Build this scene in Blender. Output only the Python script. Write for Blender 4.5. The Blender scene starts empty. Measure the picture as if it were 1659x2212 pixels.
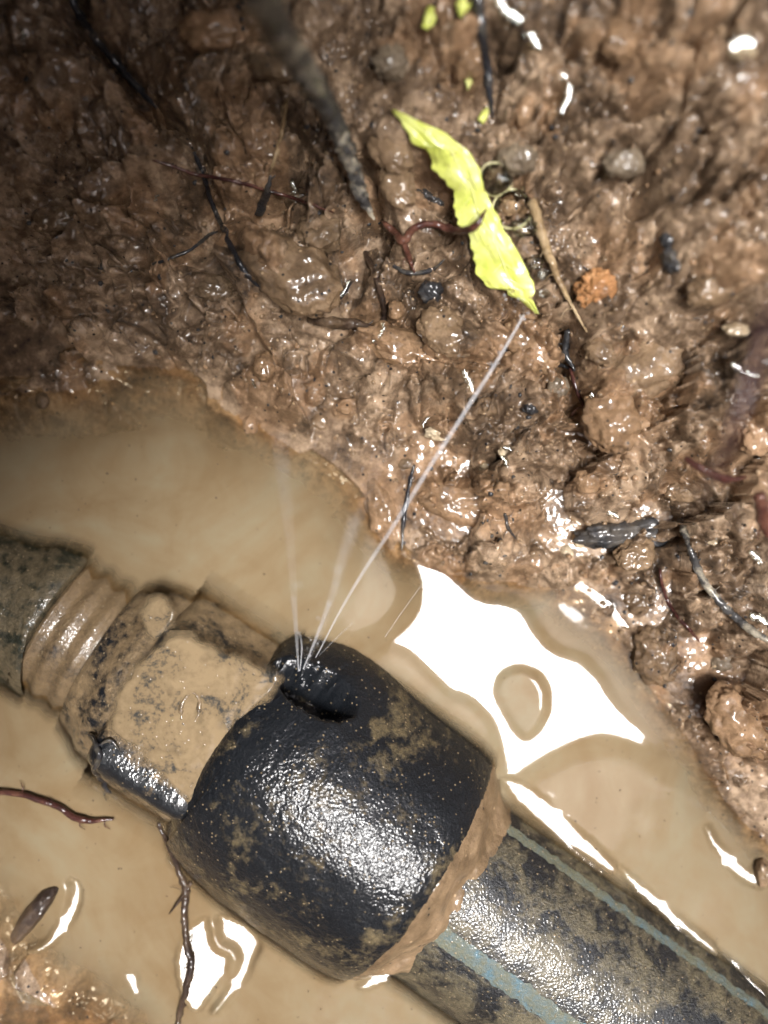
import bpy, bmesh, math, random
import numpy as np
from mathutils import Vector

random.seed(7)
MM = 0.001                      # everything below is laid out in millimetres
CAM_H = 167.0                   # camera height above the water, mm
F = 1106.0 / math.tan(math.radians(30.0))
SUN_DIR = np.array([295.0, -278.0, F]); SUN_DIR /= np.linalg.norm(SUN_DIR)

scene = bpy.context.scene
# ------------------------------------------------------------------ camera
cd = bpy.data.cameras.new("camera")
cam = bpy.data.objects.new("camera", cd)
scene.collection.objects.link(cam)
cam.location = (0, 0, CAM_H * MM)
cam.rotation_euler = (0, 0, 0)
cd.sensor_fit = 'VERTICAL'; cd.sensor_height = 36.0; cd.sensor_width = 27.0
cd.lens = 18.0 / math.tan(math.radians(30.0))
cd.clip_start = 0.004; cd.clip_end = 300.0
cd.dof.use_dof = True
cd.dof.focus_distance = (CAM_H - 10.0) * MM
cd.dof.aperture_fstop = cd.lens / 6.2
scene.camera = cam
# ------------------------------------------------------------------ world and sun
world = bpy.data.worlds.new("World"); scene.world = world
world.use_nodes = True
wn = world.node_tree.nodes; wl = world.node_tree.links
bg = wn["Background"]
sky = wn.new("ShaderNodeTexSky"); sky.sky_type = 'NISHITA'; sky.sun_disc = False
elev = math.asin(SUN_DIR[2])
az = math.atan2(SUN_DIR[0], SUN_DIR[1])
sky.sun_elevation = elev; sky.sun_rotation = az
sky.air_density = 1.0; sky.dust_density = 4.0
wl.new(sky.outputs[0], bg.inputs[0]); bg.inputs[1].default_value = 0.085
sd = bpy.data.lights.new("sun", 'SUN'); sd.energy = 1.5; sd.angle = math.radians(15.5)
sd.color = (1.0, 1.0, 0.995)
sun = bpy.data.objects.new("sun", sd); scene.collection.objects.link(sun)
sun.rotation_euler = Vector(SUN_DIR.tolist()).to_track_quat('Z', 'Y').to_euler()
sun.location = (SUN_DIR * 3).tolist()
# ------------------------------------------------------------------ exposure
scene.render.engine = 'CYCLES'
scene.view_settings.view_transform = 'Standard'
scene.view_settings.look = 'None'
scene.view_settings.exposure = 1.92
scene.view_settings.gamma = 1.0
scene.cycles.use_denoising = True
scene.cycles.max_bounces = 5; scene.cycles.diffuse_bounces = 2; scene.cycles.glossy_bounces = 2
scene.cycles.use_adaptive_sampling = True; scene.cycles.adaptive_threshold = 0.03
scene.cycles.transparent_max_bounces = 24
scene.cycles.sample_clamp_indirect = 4.0
scene.cycles.caustics_reflective = False
scene.cycles.caustics_refractive = False

# ================================================================== numpy helpers
def _perm(seed):
    r = np.random.RandomState(seed); p = r.permutation(256); return np.concatenate([p, p, p]).astype(np.int32)
_PC = {}
def perm(seed):
    if seed not in _PC: _PC[seed] = _perm(seed)
    return _PC[seed]
_G3 = np.random.RandomState(3).normal(size=(256, 3)); _G3 /= np.linalg.norm(_G3, axis=1)[:, None]
_ang = np.random.RandomState(4).rand(256) * 2 * np.pi
_G2 = np.stack([np.cos(_ang), np.sin(_ang)], 1)
def gn2(x, y, seed=0):
    P = perm(seed)
    xi = np.floor(x).astype(np.int64); yi = np.floor(y).astype(np.int64)
    xf = x - xi; yf = y - yi; xi &= 255; yi &= 255
    u = xf*xf*xf*(xf*(xf*6-15)+10); v = yf*yf*yf*(yf*(yf*6-15)+10)
    def g(a, b, dx, dy):
        h = P[P[(xi+a) & 255] + ((yi+b) & 255)] & 255
        return _G2[h, 0]*dx + _G2[h, 1]*dy
    n00 = g(0,0,xf,yf); n10 = g(1,0,xf-1,yf); n01 = g(0,1,xf,yf-1); n11 = g(1,1,xf-1,yf-1)
    return ((n00*(1-u)+n10*u)*(1-v) + (n01*(1-u)+n11*u)*v) * 1.45
def fbm2(x, y, octs=4, seed=0, gain=0.5):
    a = 1.0; s = 0; f = 1.0
    for o in range(octs):
        s = s + a*gn2(x*f+o*17.3, y*f-o*9.1, seed+o); a *= gain; f *= 2.03
    return s
def gn3(p, seed=0):
    P = perm(seed); i = np.floor(p).astype(np.int64); f = p - i; i &= 255
    u = f*f*f*(f*(f*6-15)+10); r = 0
    for a in (0,1):
        for b in (0,1):
            for c in (0,1):
                h = P[P[P[(i[:,0]+a)&255]+((i[:,1]+b)&255)]+((i[:,2]+c)&255)] & 255
                d = (_G3[h]*(f-np.array([a,b,c]))).sum(1)
                w = (u[:,0] if a else 1-u[:,0])*(u[:,1] if b else 1-u[:,1])*(u[:,2] if c else 1-u[:,2])
                r = r + d*w
    return r*1.5
def fbm3(p, octs=3, seed=0, gain=0.5):
    a = 1.0; s = 0; f = 1.0
    for o in range(octs):
        s = s + a*gn3(p*f+o*7.7, seed+o); a *= gain; f *= 2.03
    return s
def worley(x, y, seed=0, jit=0.9):
    P = perm(seed); P2 = perm(seed+50)
    xi = np.floor(x).astype(np.int64); yi = np.floor(y).astype(np.int64)
    f1 = np.full(x.shape, 9.0); f2 = np.full(x.shape, 9.0); idd = np.zeros(x.shape)
    for a in (-1,0,1):
        for b in (-1,0,1):
            cx = xi+a; cy = yi+b
            h = P[P[cx & 255]+(cy & 255)] & 255
            h2 = P2[h]
            px = cx+0.5+jit*(h/255.0-0.5); py = cy+0.5+jit*(h2/255.0-0.5)
            d = np.hypot(x-px, y-py)
            m = d < f1
            f2 = np.where(m, f1, np.minimum(f2, d)); idd = np.where(m, P2[(h+77)&255]/255.0, idd); f1 = np.where(m, d, f1)
    return f1, f2, idd
def sstep(a, b, x):
    t = np.clip((x-a)/(b-a), 0, 1); return t*t*(3-2*t)
def px2w(px, py, z):            # a point seen at (px,py) of a 1659x2212 picture, standing at height z
    k = (CAM_H - z)/F
    return ((px-829.5)*k, (1106-py)*k, z)
K0 = CAM_H/F
def inpoly(X, Y, poly):
    r = np.zeros(X.shape, bool); n = len(poly)
    for i in range(n):
        x1, y1 = poly[i]; x2, y2 = poly[(i+1) % n]
        if y1 == y2: continue
        c = ((y1 > Y) != (y2 > Y)) & (X < (x2-x1)*(Y-y1)/(y2-y1)+x1)
        r ^= c
    return r

# ------------------------------------------------------------------ blender helpers
C = scene.collection
def tag(o, label=None, cat=None, group=None, kind=None):
    if label: o['label'] = label
    if cat: o['category'] = cat
    if group: o['group'] = group
    if kind: o['kind'] = kind
    return o
def mesh_obj(name, verts_mm, faces, mat, parent=None, smooth=True):
    me = bpy.data.meshes.new(name)
    v = np.asarray(verts_mm, dtype=np.float64)*MM
    if isinstance(faces, np.ndarray):
        nf, k = faces.shape
        me.vertices.add(len(v)); me.vertices.foreach_set("co", v.astype(np.float32).ravel())
        me.loops.add(nf*k); me.loops.foreach_set("vertex_index", faces.astype(np.int32).ravel())
        me.polygons.add(nf); me.polygons.foreach_set("loop_start", np.arange(0, nf*k, k, dtype=np.int32))
        me.update(calc_edges=True)
    else:
        me.from_pydata(v.tolist(), [], faces); me.update()
    me.polygons.foreach_set("use_smooth", np.full(len(me.polygons), smooth)); me.update()
    if mat: me.materials.append(mat)
    o = bpy.data.objects.new(name, me); C.objects.link(o)
    if parent: o.parent = parent
    return o
def empty(name, label, cat, group=None, loc=(0,0,0)):
    o = bpy.data.objects.new(name, None); C.objects.link(o); o.empty_display_size = 0.005
    tag(o, label, cat, group); return o
def grid_faces(nu, nv, wrap_v=False):
    i = np.arange(nu-1)[:, None]; j = np.arange(nv if wrap_v else nv-1)[None, :]
    j2 = (j+1) % nv
    a = i*nv+j; b = i*nv+j2; c = (i+1)*nv+j2; d = (i+1)*nv+j
    return np.stack([a+0*j, b, c, d], -1).reshape(-1, 4)
def catmull(pts, n):
    p = np.asarray(pts, float); m = len(p)
    q = np.vstack([2*p[0]-p[1], p, 2*p[-1]-p[-2]])
    ts = np.linspace(0, m-1-1e-6, n); i = ts.astype(int); t = (ts-i)[:, None]
    p0, p1, p2, p3 = q[i], q[i+1], q[i+2], q[i+3]
    return 0.5*((2*p1)+(-p0+p2)*t+(2*p0-5*p1+4*p2-p3)*t*t+(-p0+3*p1-3*p2+p3)*t**3)
def tube(pts, rad, nseg=10, n=None, rough=0.0, seed=0, wob=0.0):
    n = n or max(12, len(pts)*8)
    c = catmull(pts, n)
    if wob:
        for k in range(3): c[:, k] += wob*gn2(np.linspace(0, n*0.15, n), np.full(n, k*5.3+seed), seed+k)
    ts = np.linspace(0, 1, n)
    r = np.interp(ts, np.linspace(0, 1, len(rad)), rad)
    tg = np.gradient(c, axis=0); tg /= np.linalg.norm(tg, axis=1)[:, None]+1e-9
    up = np.array([0.05, 0.03, 1.0])
    s = np.cross(tg, up); s /= np.linalg.norm(s, axis=1)[:, None]+1e-9
    u = np.cross(s, tg)
    a = np.linspace(0, 2*np.pi, nseg, endpoint=False)
    rr = r[:, None]*np.ones((1, nseg))
    V = c[:, None, :]+rr[..., None]*(np.cos(a)[None, :, None]*s[:, None, :]+np.sin(a)[None, :, None]*u[:, None, :])
    V = V.reshape(-1, 3)
    if rough:
        d = fbm3(V*1.1, 3, seed+3)*rough
        ctr = np.repeat(c, nseg, 0); V = ctr+(V-ctr)*(1+d[:, None])
    Fq = grid_faces(n, nseg, True)
    e0 = c[0]-tg[0]*r[0]*0.6; e1 = c[-1]+tg[-1]*r[-1]*0.6
    V = np.vstack([V, e0, e1]); nv = n*nseg
    faces = [tuple(f) for f in Fq.tolist()]
    for k in range(nseg):
        faces.append(((k+1) % nseg, k, nv)); faces.append(((n-1)*nseg+k, (n-1)*nseg+(k+1) % nseg, nv+1))
    return V, faces

# ================================================================== materials
def newmat(name):
    m = bpy.data.materials.new(name); m.use_nodes = True
    nt = m.node_tree; b = nt.nodes["Principled BSDF"]; return m, nt, b
class NB:
    def __init__(s, nt):
        s.nt = nt; tc = nt.nodes.new("ShaderNodeTexCoord"); s.co = tc.outputs["Object"]
    def noise(s, scale_mm, detail=4, rough=0.55, dist=0.0, off=None):
        n = s.nt.nodes.new("ShaderNodeTexNoise"); n.inputs["Scale"].default_value = 1000.0/scale_mm
        n.inputs["Detail"].default_value = detail; n.inputs["Roughness"].default_value = rough; n.inputs["Distortion"].default_value = dist
        co = s.co
        if off is not None:
            mp = s.nt.nodes.new("ShaderNodeMapping"); mp.inputs["Location"].default_value = (off*0.013, off*0.007, off*0.011)
            s.nt.links.new(co, mp.inputs[0]); co = mp.outputs[0]
        s.nt.links.new(co, n.inputs["Vector"]); return n.outputs["Fac"]
    def voro(s, scale_mm, feature='F1', rnd=1.0):
        n = s.nt.nodes.new("ShaderNodeTexVoronoi"); n.feature = feature; n.inputs["Scale"].default_value = 1000.0/scale_mm
        n.inputs["Randomness"].default_value = rnd
        s.nt.links.new(s.co, n.inputs["Vector"]); return n.outputs["Distance"], n.outputs["Color"]
    def ramp(s, fac, stops, interp='LINEAR'):
        r = s.nt.nodes.new("ShaderNodeValToRGB"); r.color_ramp.interpolation = interp
        e = r.color_ramp.elements
        while len(e) < len(stops): e.new(0.5)
        for k, (p, c) in enumerate(stops):
            e[k].position = p; e[k].color = (c, c, c, 1) if isinstance(c, (int, float)) else (*c, 1)
        s.nt.links.new(fac, r.inputs[0]); return r.outputs[0]
    def mix(s, fac, a, b, mode='MIX'):
        m = s.nt.nodes.new("ShaderNodeMix"); m.data_type = 'RGBA'; m.blend_type = mode
        for sock, v in ((m.inputs[0], fac), (m.inputs[6], a), (m.inputs[7], b)):
            if isinstance(v, (int, float)): sock.default_value = v
            elif isinstance(v, tuple): sock.default_value = (*v, 1)
            else: s.nt.links.new(v, sock)
        return m.outputs[2]
    def math(s, op, a, b=0.0, c=None, clamp=False):
        m = s.nt.nodes.new("ShaderNodeMath"); m.operation = op; m.use_clamp = clamp
        for k, v in enumerate((a, b) if c is None else (a, b, c)):
            if isinstance(v, (int, float)): m.inputs[k].default_value = v
            else: s.nt.links.new(v, m.inputs[k])
        return m.outputs[0]
    def bump(s, h, dist_mm, strength=1.0, normal=None):
        b = s.nt.nodes.new("ShaderNodeBump"); b.inputs["Distance"].default_value = dist_mm*MM; b.inputs["Strength"].default_value = strength
        s.nt.links.new(h, b.inputs["Height"])
        if normal is not None: s.nt.links.new(normal, b.inputs["Normal"])
        return b.outputs[0]
    def attr(s, name):
        a = s.nt.nodes.new("ShaderNodeAttribute"); a.attribute_name = name; return a.outputs["Fac"]

def mud_material(name, cols, wet=0.9, bump=1.0, speck=1.0, rough=0.5, ochre=None, coat_r=0.045):
    """wet clay: patches of browns, ochre smears, dark grit, a film of water"""
    m, nt, b = newmat(name); n = NB(nt); L = nt.links
    c0, c1, c2 = cols
    f1 = n.noise(13, 3, 0.62, 0.6); f2 = n.noise(2.6, 5, 0.72, off=3)
    col = n.ramp(n.math('ADD', n.math('MULTIPLY', f1, 0.5), n.math('MULTIPLY', f2, 0.5)), [(0.36, c0), (0.49, c1), (0.61, c2)])
    if ochre:
        col = n.mix(n.attr("ochre"), col, n.ramp(f2, [(0.3, (0.12, 0.068, 0.036)), (0.7, (0.36, 0.215, 0.115))]))
    if speck:
        d, vc = n.voro(1.3)
        sep = nt.nodes.new("ShaderNodeSeparateColor"); L.new(vc, sep.inputs[0])
        dot = n.ramp(d, [(0.16, 1.0), (0.26, 0.0)])
        col = n.mix(n.math('MULTIPLY', dot, n.ramp(sep.outputs[0], [(0.80, 0.0), (0.84, speck)])), col, (0.012, 0.010, 0.010))
        col = n.mix(n.math('MULTIPLY', dot, n.ramp(sep.outputs[1], [(0.84, 0.0), (0.88, 0.8*speck)])), col, (0.42, 0.30, 0.18))
    L.new(col, b.inputs["Base Color"])
    b.inputs["Roughness"].default_value = rough
    b.inputs["Specular IOR Level"].default_value = 0.18
    film = n.ramp(n.noise(4.0, 3, 0.6, off=31), [(0.36, 0.25*wet), (0.50, wet)])
    if ochre: film = n.math('MULTIPLY', film, n.attr("wet"))
    L.new(film, b.inputs["Coat Weight"]); b.inputs["Coat IOR"].default_value = 1.42
    b.inputs["Coat Roughness"].default_value = coat_r
    nb_ = n.bump(n.noise(0.8, 5, 0.66, off=41), 0.38*bump)
    L.new(nb_, b.inputs["Normal"])
    L.new(n.bump(n.noise(2.2, 1.0, 0.5, off=45), 0.40*bump), b.inputs["Coat Normal"])
    return m
M = {}
M['mud'] = mud_material("wet_mud", ((0.026, 0.017, 0.011), (0.132, 0.086, 0.052), (0.365, 0.260, 0.170)), ochre=True)
M['clod'] = mud_material("clod_clay", ((0.065, 0.041, 0.023), (0.15, 0.097, 0.055), (0.25, 0.168, 0.098)))
M['clod_dark'] = mud_material("dark_clod_clay", ((0.05, 0.032, 0.018), (0.10, 0.066, 0.038), (0.18, 0.12, 0.07)), wet=0.9)
M['ochre'] = mud_material("ochre_clay", ((0.085, 0.050, 0.027), (0.205, 0.125, 0.067), (0.340, 0.215, 0.125)), speck=0.8)
M['collarmud'] = mud_material("squeezed_clay", ((0.10, 0.066, 0.037), (0.175, 0.117, 0.066), (0.25, 0.17, 0.10)), bump=0.6)
M['orange'] = mud_material("orange_stone", ((0.14, 0.07, 0.032), (0.38, 0.185, 0.075), (0.52, 0.29, 0.135)), speck=0.8)
M['cream'] = mud_material("cream_stone", ((0.20, 0.14, 0.08), (0.36, 0.28, 0.18), (0.52, 0.43, 0.30)), speck=0.3)
M['greymud'] = mud_material("grey_mud_stone", ((0.06, 0.045, 0.03), (0.13, 0.098, 0.066), (0.24, 0.19, 0.13)))
M['grey'] = mud_material("grey_stone", ((0.10, 0.085, 0.065), (0.18, 0.155, 0.12), (0.30, 0.26, 0.20)), wet=0.9, speck=0.5)
M['charcoal'] = mud_material("charcoal", ((0.010, 0.010, 0.011), (0.025, 0.025, 0.027), (0.07, 0.06, 0.05)), wet=0.8, speck=0)
M['bark'] = mud_material("wet_bark", ((0.016, 0.010, 0.008), (0.040, 0.024, 0.016), (0.09, 0.058, 0.034)), wet=0.9, speck=0)
M['blackroot'] = mud_material("black_root", ((0.008, 0.008, 0.010), (0.020, 0.020, 0.024), (0.10, 0.085, 0.06)), wet=0.9, speck=0)
M['greyroot'] = mud_material("grey_root", ((0.010, 0.010, 0.012), (0.055, 0.052, 0.050), (0.42, 0.37, 0.28)), wet=0.9, speck=0.4)
M['redroot'] = mud_material("red_root", ((0.018, 0.006, 0.005), (0.048, 0.013, 0.010), (0.13, 0.055, 0.035)), wet=1.0, speck=0)
M['paleroot'] = mud_material("pale_root", ((0.16, 0.10, 0.05), (0.30, 0.21, 0.11), (0.48, 0.36, 0.22)), wet=0.8, speck=0)
M['fibre'] = mud_material("pale_fibre", ((0.30, 0.27, 0.12), (0.45, 0.42, 0.22), (0.6, 0.56, 0.36)), wet=1.0, speck=0)
M['purpleroot'] = mud_material("purple_root", ((0.020, 0.010, 0.011), (0.050, 0.024, 0.026), (0.09, 0.045, 0.042)), wet=0.8, speck=0)

def plastic_material(name, cover, base=(0.008, 0.0095, 0.012), mudc=(0.22, 0.150, 0.078), grain=1.0, washed=None, big=11, coat_r=0.04, fine=0.45, worn=False, sheen=0.22):
    """black pipe plastic under a torn film of clay"""
    m, nt, b = newmat(name); n = NB(nt); L = nt.links
    f = n.math('ADD', n.math('MULTIPLY', n.noise(big, 3, 0.62, 0.5), 0.55), n.math('MULTIPLY', n.noise(1.7, 4, 0.68, off=4), 0.45))
    if washed:      # rinsed clean round the leak
        vm = nt.nodes.new("ShaderNodeVectorMath"); vm.operation = 'DISTANCE'; L.new(n.co, vm.inputs[0]); vm.inputs[1].default_value = tuple(c*MM for c in washed[0])
        f = n.math('SUBTRACT', f, n.ramp(n.math('DIVIDE', vm.outputs["Value"], washed[1]*MM), [(0.35, 0.25), (1.0, 0.0)]))
    if worn: f = n.math('SUBTRACT', f, n.math('MULTIPLY', n.attr("worn"), 0.26))      # edges rubbed bare
    mk = n.ramp(f, [(cover-0.04, 0.0), (cover+0.05, 0.72), (cover+0.14, 1.0)])
    h0 = n.noise(0.55, 4, 0.62, off=8)
    mk2 = n.math('MULTIPLY', mk, n.ramp(h0, [(0.36, fine), (0.58, 1.0)]))
    col = n.mix(mk2, base, n.mix(f, tuple(0.45*c for c in mudc), tuple(1.35*c for c in mudc)))
    d, vc = n.voro(0.8)
    sep = nt.nodes.new("ShaderNodeSeparateColor"); L.new(vc, sep.inputs[0])
    dots = n.math('MULTIPLY', n.ramp(d, [(0.16, 1.0), (0.28, 0.0)]), n.ramp(sep.outputs[0], [(0.74, 0.0), (0.79, 0.75)]))
    col = n.mix(dots, col, (0.28, 0.215, 0.13))
    L.new(col, b.inputs["Base Color"])
    b.inputs["Roughness"].default_value = 0.36
    b.inputs["Specular IOR Level"].default_value = sheen
    b.inputs["Coat Weight"].default_value = 1.0; b.inputs["Coat IOR"].default_value = 1.40
    b.inputs["Coat Roughness"].default_value = coat_r
    h = n.math('ADD', n.math('ADD', n.math('MULTIPLY', mk, 0.35), h0), n.math('MULTIPLY', dots, 0.55))
    L.new(n.bump(h, 0.30*grain), b.inputs["Normal"])
    L.new(n.bump(n.math('ADD', n.noise(0.48, 1.0, 0.5, off=28), n.math('MULTIPLY', dots, 0.25)), 0.155*grain), b.inputs["Coat Normal"])
    return m
M['bell'] = plastic_material("muddy_black_plastic", 0.56, mudc=(0.135, 0.105, 0.058), fine=0.6, sheen=0.08, washed=(px2w(720, 1450, 12), 13.0))
M['ridge'] = plastic_material("wet_ridge_plastic", 0.56, base=(0.014, 0.017, 0.022), grain=0.8)
M['nut'] = plastic_material("nut_plastic", 0.43, mudc=(0.235, 0.165, 0.092), fine=0.8, big=9, grain=0.7, worn=True)
M['clean'] = plastic_material("washed_black_plastic", 0.66, base=(0.006, 0.007, 0.008), grain=0.6)
M['pipe'] = plastic_material("muddy_pipe_plastic", 0.49, mudc=(0.145, 0.122, 0.075), big=8, fine=0.55, sheen=0.4)
M['leftpipe'] = plastic_material("muddy_green_plastic", 0.47, base=(0.018, 0.021, 0.014), mudc=(0.16, 0.125, 0.075), fine=0.7)
M['thread'] = plastic_material("thread_plastic", 0.38, mudc=(0.21, 0.145, 0.08), fine=0.8, grain=0.7)
M['stripe'] = plastic_material("blue_stripe_paint", 0.40, base=(0.085, 0.165, 0.215), mudc=(0.14, 0.14, 0.095), fine=0.75, grain=0.7)

def water_material():
    m, nt, b = newmat("murky_water"); n = NB(nt); L = nt.links
    nt.nodes.remove(b); out = nt.nodes["Material Output"]
    sw = n.noise(38, 4, 0.55, 2.6)
    col = n.ramp(n.math('ADD', n.math('MULTIPLY', sw, 0.75), n.math('MULTIPLY', n.noise(7, 4, 0.6, 1.0, off=3), 0.25)), [(0.34, (0.178, 0.122, 0.064)), (0.5, (0.208, 0.155, 0.090)), (0.64, (0.218, 0.178, 0.112))])
    dif = nt.nodes.new("ShaderNodeBsdfDiffuse"); L.new(col, dif.inputs[0])
    tr = nt.nodes.new("ShaderNodeBsdfTransparent"); tr.inputs[0].default_value = (0.93, 0.85, 0.72, 1)
    gl = nt.nodes.new("ShaderNodeBsdfGlossy"); gl.inputs["Roughness"].default_value = 0.03
    fr = nt.nodes.new("ShaderNodeFresnel"); fr.inputs[0].default_value = 1.34
    dep = n.attr("depth")
    murk = n.math('SUBTRACT', 1.0, n.math('POWER', 2.718, n.math('MULTIPLY', dep, -0.33)), clamp=True)
    mx = nt.nodes.new("ShaderNodeMixShader"); L.new(murk, mx.inputs[0]); L.new(tr.outputs[0], mx.inputs[1]); L.new(dif.outputs[0], mx.inputs[2])
    m2 = nt.nodes.new("ShaderNodeMixShader"); L.new(fr.outputs[0], m2.inputs[0]); L.new(mx.outputs[0], m2.inputs[1]); L.new(gl.outputs[0], m2.inputs[2])
    L.new(m2.outputs[0], out.inputs[0])
    return m
M['water'] = water_material()
def jet_material(name, op):
    m, nt, b = newmat(name); L = nt.links
    b.inputs["Base Color"].default_value = (0.82, 0.84, 0.88, 1); b.inputs["Roughness"].default_value = 0.12
    b.inputs["IOR"].default_value = 1.33; b.inputs["Alpha"].default_value = op
    return m
M['jet'] = jet_material("jet_water", 0.34); M['spray'] = jet_material("thin_jet_water", 0.11)
def film_material():
    m, nt, b = newmat("bubble_film"); L = nt.links; nt.nodes.remove(b); out = nt.nodes["Material Output"]
    tr = nt.nodes.new("ShaderNodeBsdfTransparent"); tr.inputs[0].default_value = (0.95, 0.96, 0.92, 1)
    gl = nt.nodes.new("ShaderNodeBsdfGlossy"); gl.inputs["Roughness"].default_value = 0.03
    lw = nt.nodes.new("ShaderNodeFresnel"); lw.inputs[0].default_value = 1.4
    mx = nt.nodes.new("ShaderNodeMixShader"); L.new(lw.outputs[0], mx.inputs[0]); L.new(tr.outputs[0], mx.inputs[1]); L.new(gl.outputs[0], mx.inputs[2])
    L.new(mx.outputs[0], out.inputs[0]); return m
M['film'] = film_material()
M['glass'] = M['film']
def leaf_material():
    m, nt, b = newmat("torn_leaf"); n = NB(nt); L = nt.links; out = nt.nodes["Material Output"]
    col = n.ramp(n.math('ADD', n.math('MULTIPLY', n.noise(9, 4, 0.6), 0.7), n.math('MULTIPLY', n.noise(1.2, 3, 0.6, off=5), 0.3)), [(0.36, (0.56, 0.64, 0.10)), (0.50, (0.72, 0.77, 0.18)), (0.68, (0.82, 0.84, 0.36))])
    sp = n.ramp(n.noise(2.4, 4, 0.7, off=15), [(0.57, 0.0), (0.66, 0.8)])
    col = n.mix(sp, col, (0.30, 0.21, 0.07))
    L.new(col, b.inputs["Base Color"]); b.inputs["Roughness"].default_value = 0.4
    b.inputs["Coat Weight"].default_value = 0.7; b.inputs["Coat Roughness"].default_value = 0.12; b.inputs["Coat IOR"].default_value = 1.33
    L.new(n.bump(n.noise(1.6, 3, 0.5, off=3), 0.15), b.inputs["Normal"])
    tl = nt.nodes.new("ShaderNodeBsdfTranslucent"); L.new(col, tl.inputs[0])
    mx = nt.nodes.new("ShaderNodeMixShader"); mx.inputs[0].default_value = 0.2
    L.new(b.outputs[0], mx.inputs[1]); L.new(tl.outputs[0], mx.inputs[2]); L.new(mx.outputs[0], out.inputs[0]); return m
M['leaf'] = leaf_material()
M['vein'] = mud_material("leaf_vein", ((0.42, 0.45, 0.10), (0.60, 0.62, 0.20), (0.72, 0.72, 0.34)), wet=0.8, speck=0)

# ================================================================== the fitting's frame (shared by water and builders)
OX, OY, _ = px2w(560, 1640, 0)
AX = np.array([0.814, -0.581]); AX /= np.linalg.norm(AX); PN = np.array([-0.581, -0.814]); PN /= np.linalg.norm(PN)
ZA = -10.8
S1, A1 = -60*K0, math.radians(3.5); S2, A2 = -548*K0, math.radians(15.0)    # the joints are not quite straight
def _rot(s, t, a): return s*math.cos(a)-t*math.sin(a), s*math.sin(a)+t*math.cos(a)
def st2w(s, t, z):
    s = np.asarray(s, float); t = np.asarray(t, float)
    us, ut = _rot(s-S2, t, -A2); us = np.where(s < S2, us+S2, s); ut = np.where(s < S2, ut, t)
    vs, vt = _rot(us-S1, ut, -A1); vs = np.where(s < S1, vs+S1, us); vt = np.where(s < S1, vt, ut)
    return np.stack([OX+vs*AX[0]+vt*PN[0], OY+vs*AX[1]+vt*PN[1], z+0*s], -1)
def w2st(X, Y):
    s = (X-OX)*AX[0]+(Y-OY)*AX[1]; t = (X-OX)*PN[0]+(Y-OY)*PN[1]
    us, ut = _rot(s-S1, t, A1); us = us+S1; m = us < S1; s = np.where(m, us, s); t = np.where(m, ut, t)
    us, ut = _rot(s-S2, t, A2); us = us+S2; m = us < S2; s = np.where(m, us, s); t = np.where(m, ut, t)
    return s, t
P = K0
BELL = [(-104, 10), (-101, 18), (-97, 21.6), (-90, 23.2), (-78, 24.5), (-58, 25.6), (-28, 26.6), (20, 27.5), (80, 28.1), (150, 28.4), (230, 28.4), (320, 28.2), (375, 28.0), (400, 27.6), (418, 26.9), (429, 25.8), (433, 24.4), (430, 22.8)]
LEFT = [(-1000, 16.7), (-760, 16.7), (-640, 16.7), (-600, 16.9), (-575, 17.4), (-556, 17.7), (-545, 17.3), (-540, 15.8)]
THREAD = [(-552, 15.0)] + [(-536+i*8, 16.1+0.30*math.cos(i*math.pi/3.0)) for i in range(16)] + [(-408, 16.4)]
COLLAR = [(-418, 14), (-416, 16.8), (-408, 17.6), (-395, 18.1), (-372, 19.0), (-350, 20.2), (-330, 20.6), (-312, 20.8), (-300, 20.6), (-296, 18)]
PIPE_R = 21.6
def prof(P_, s): 
    a = np.array(P_); return np.interp(s/P, a[:, 0], a[:, 1], left=0, right=0)
def fit_top(X, Y):
    s, t = w2st(X, Y); z = np.full(X.shape, -60.0)
    for pr in (BELL[:-1], LEFT, THREAD, COLLAR):
        R = prof(pr, s); z = np.maximum(z, np.where(np.abs(t) < R, ZA+np.sqrt(np.maximum(R*R-t*t, 0)), -60))
    R = np.where(s/P > 400, PIPE_R, 0); z = np.maximum(z, np.where(np.abs(t) < R, ZA+np.sqrt(np.maximum(R*R-t*t, 0)), -60))
    hx = np.where(np.abs(t) < 13, ZA+22.4, ZA+22.4-(np.abs(t)-13)*1.732)
    z = np.maximum(z, np.where((s/P > -308) & (s/P < -60) & (np.abs(t) < 25), hx, -60))
    return z

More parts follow.
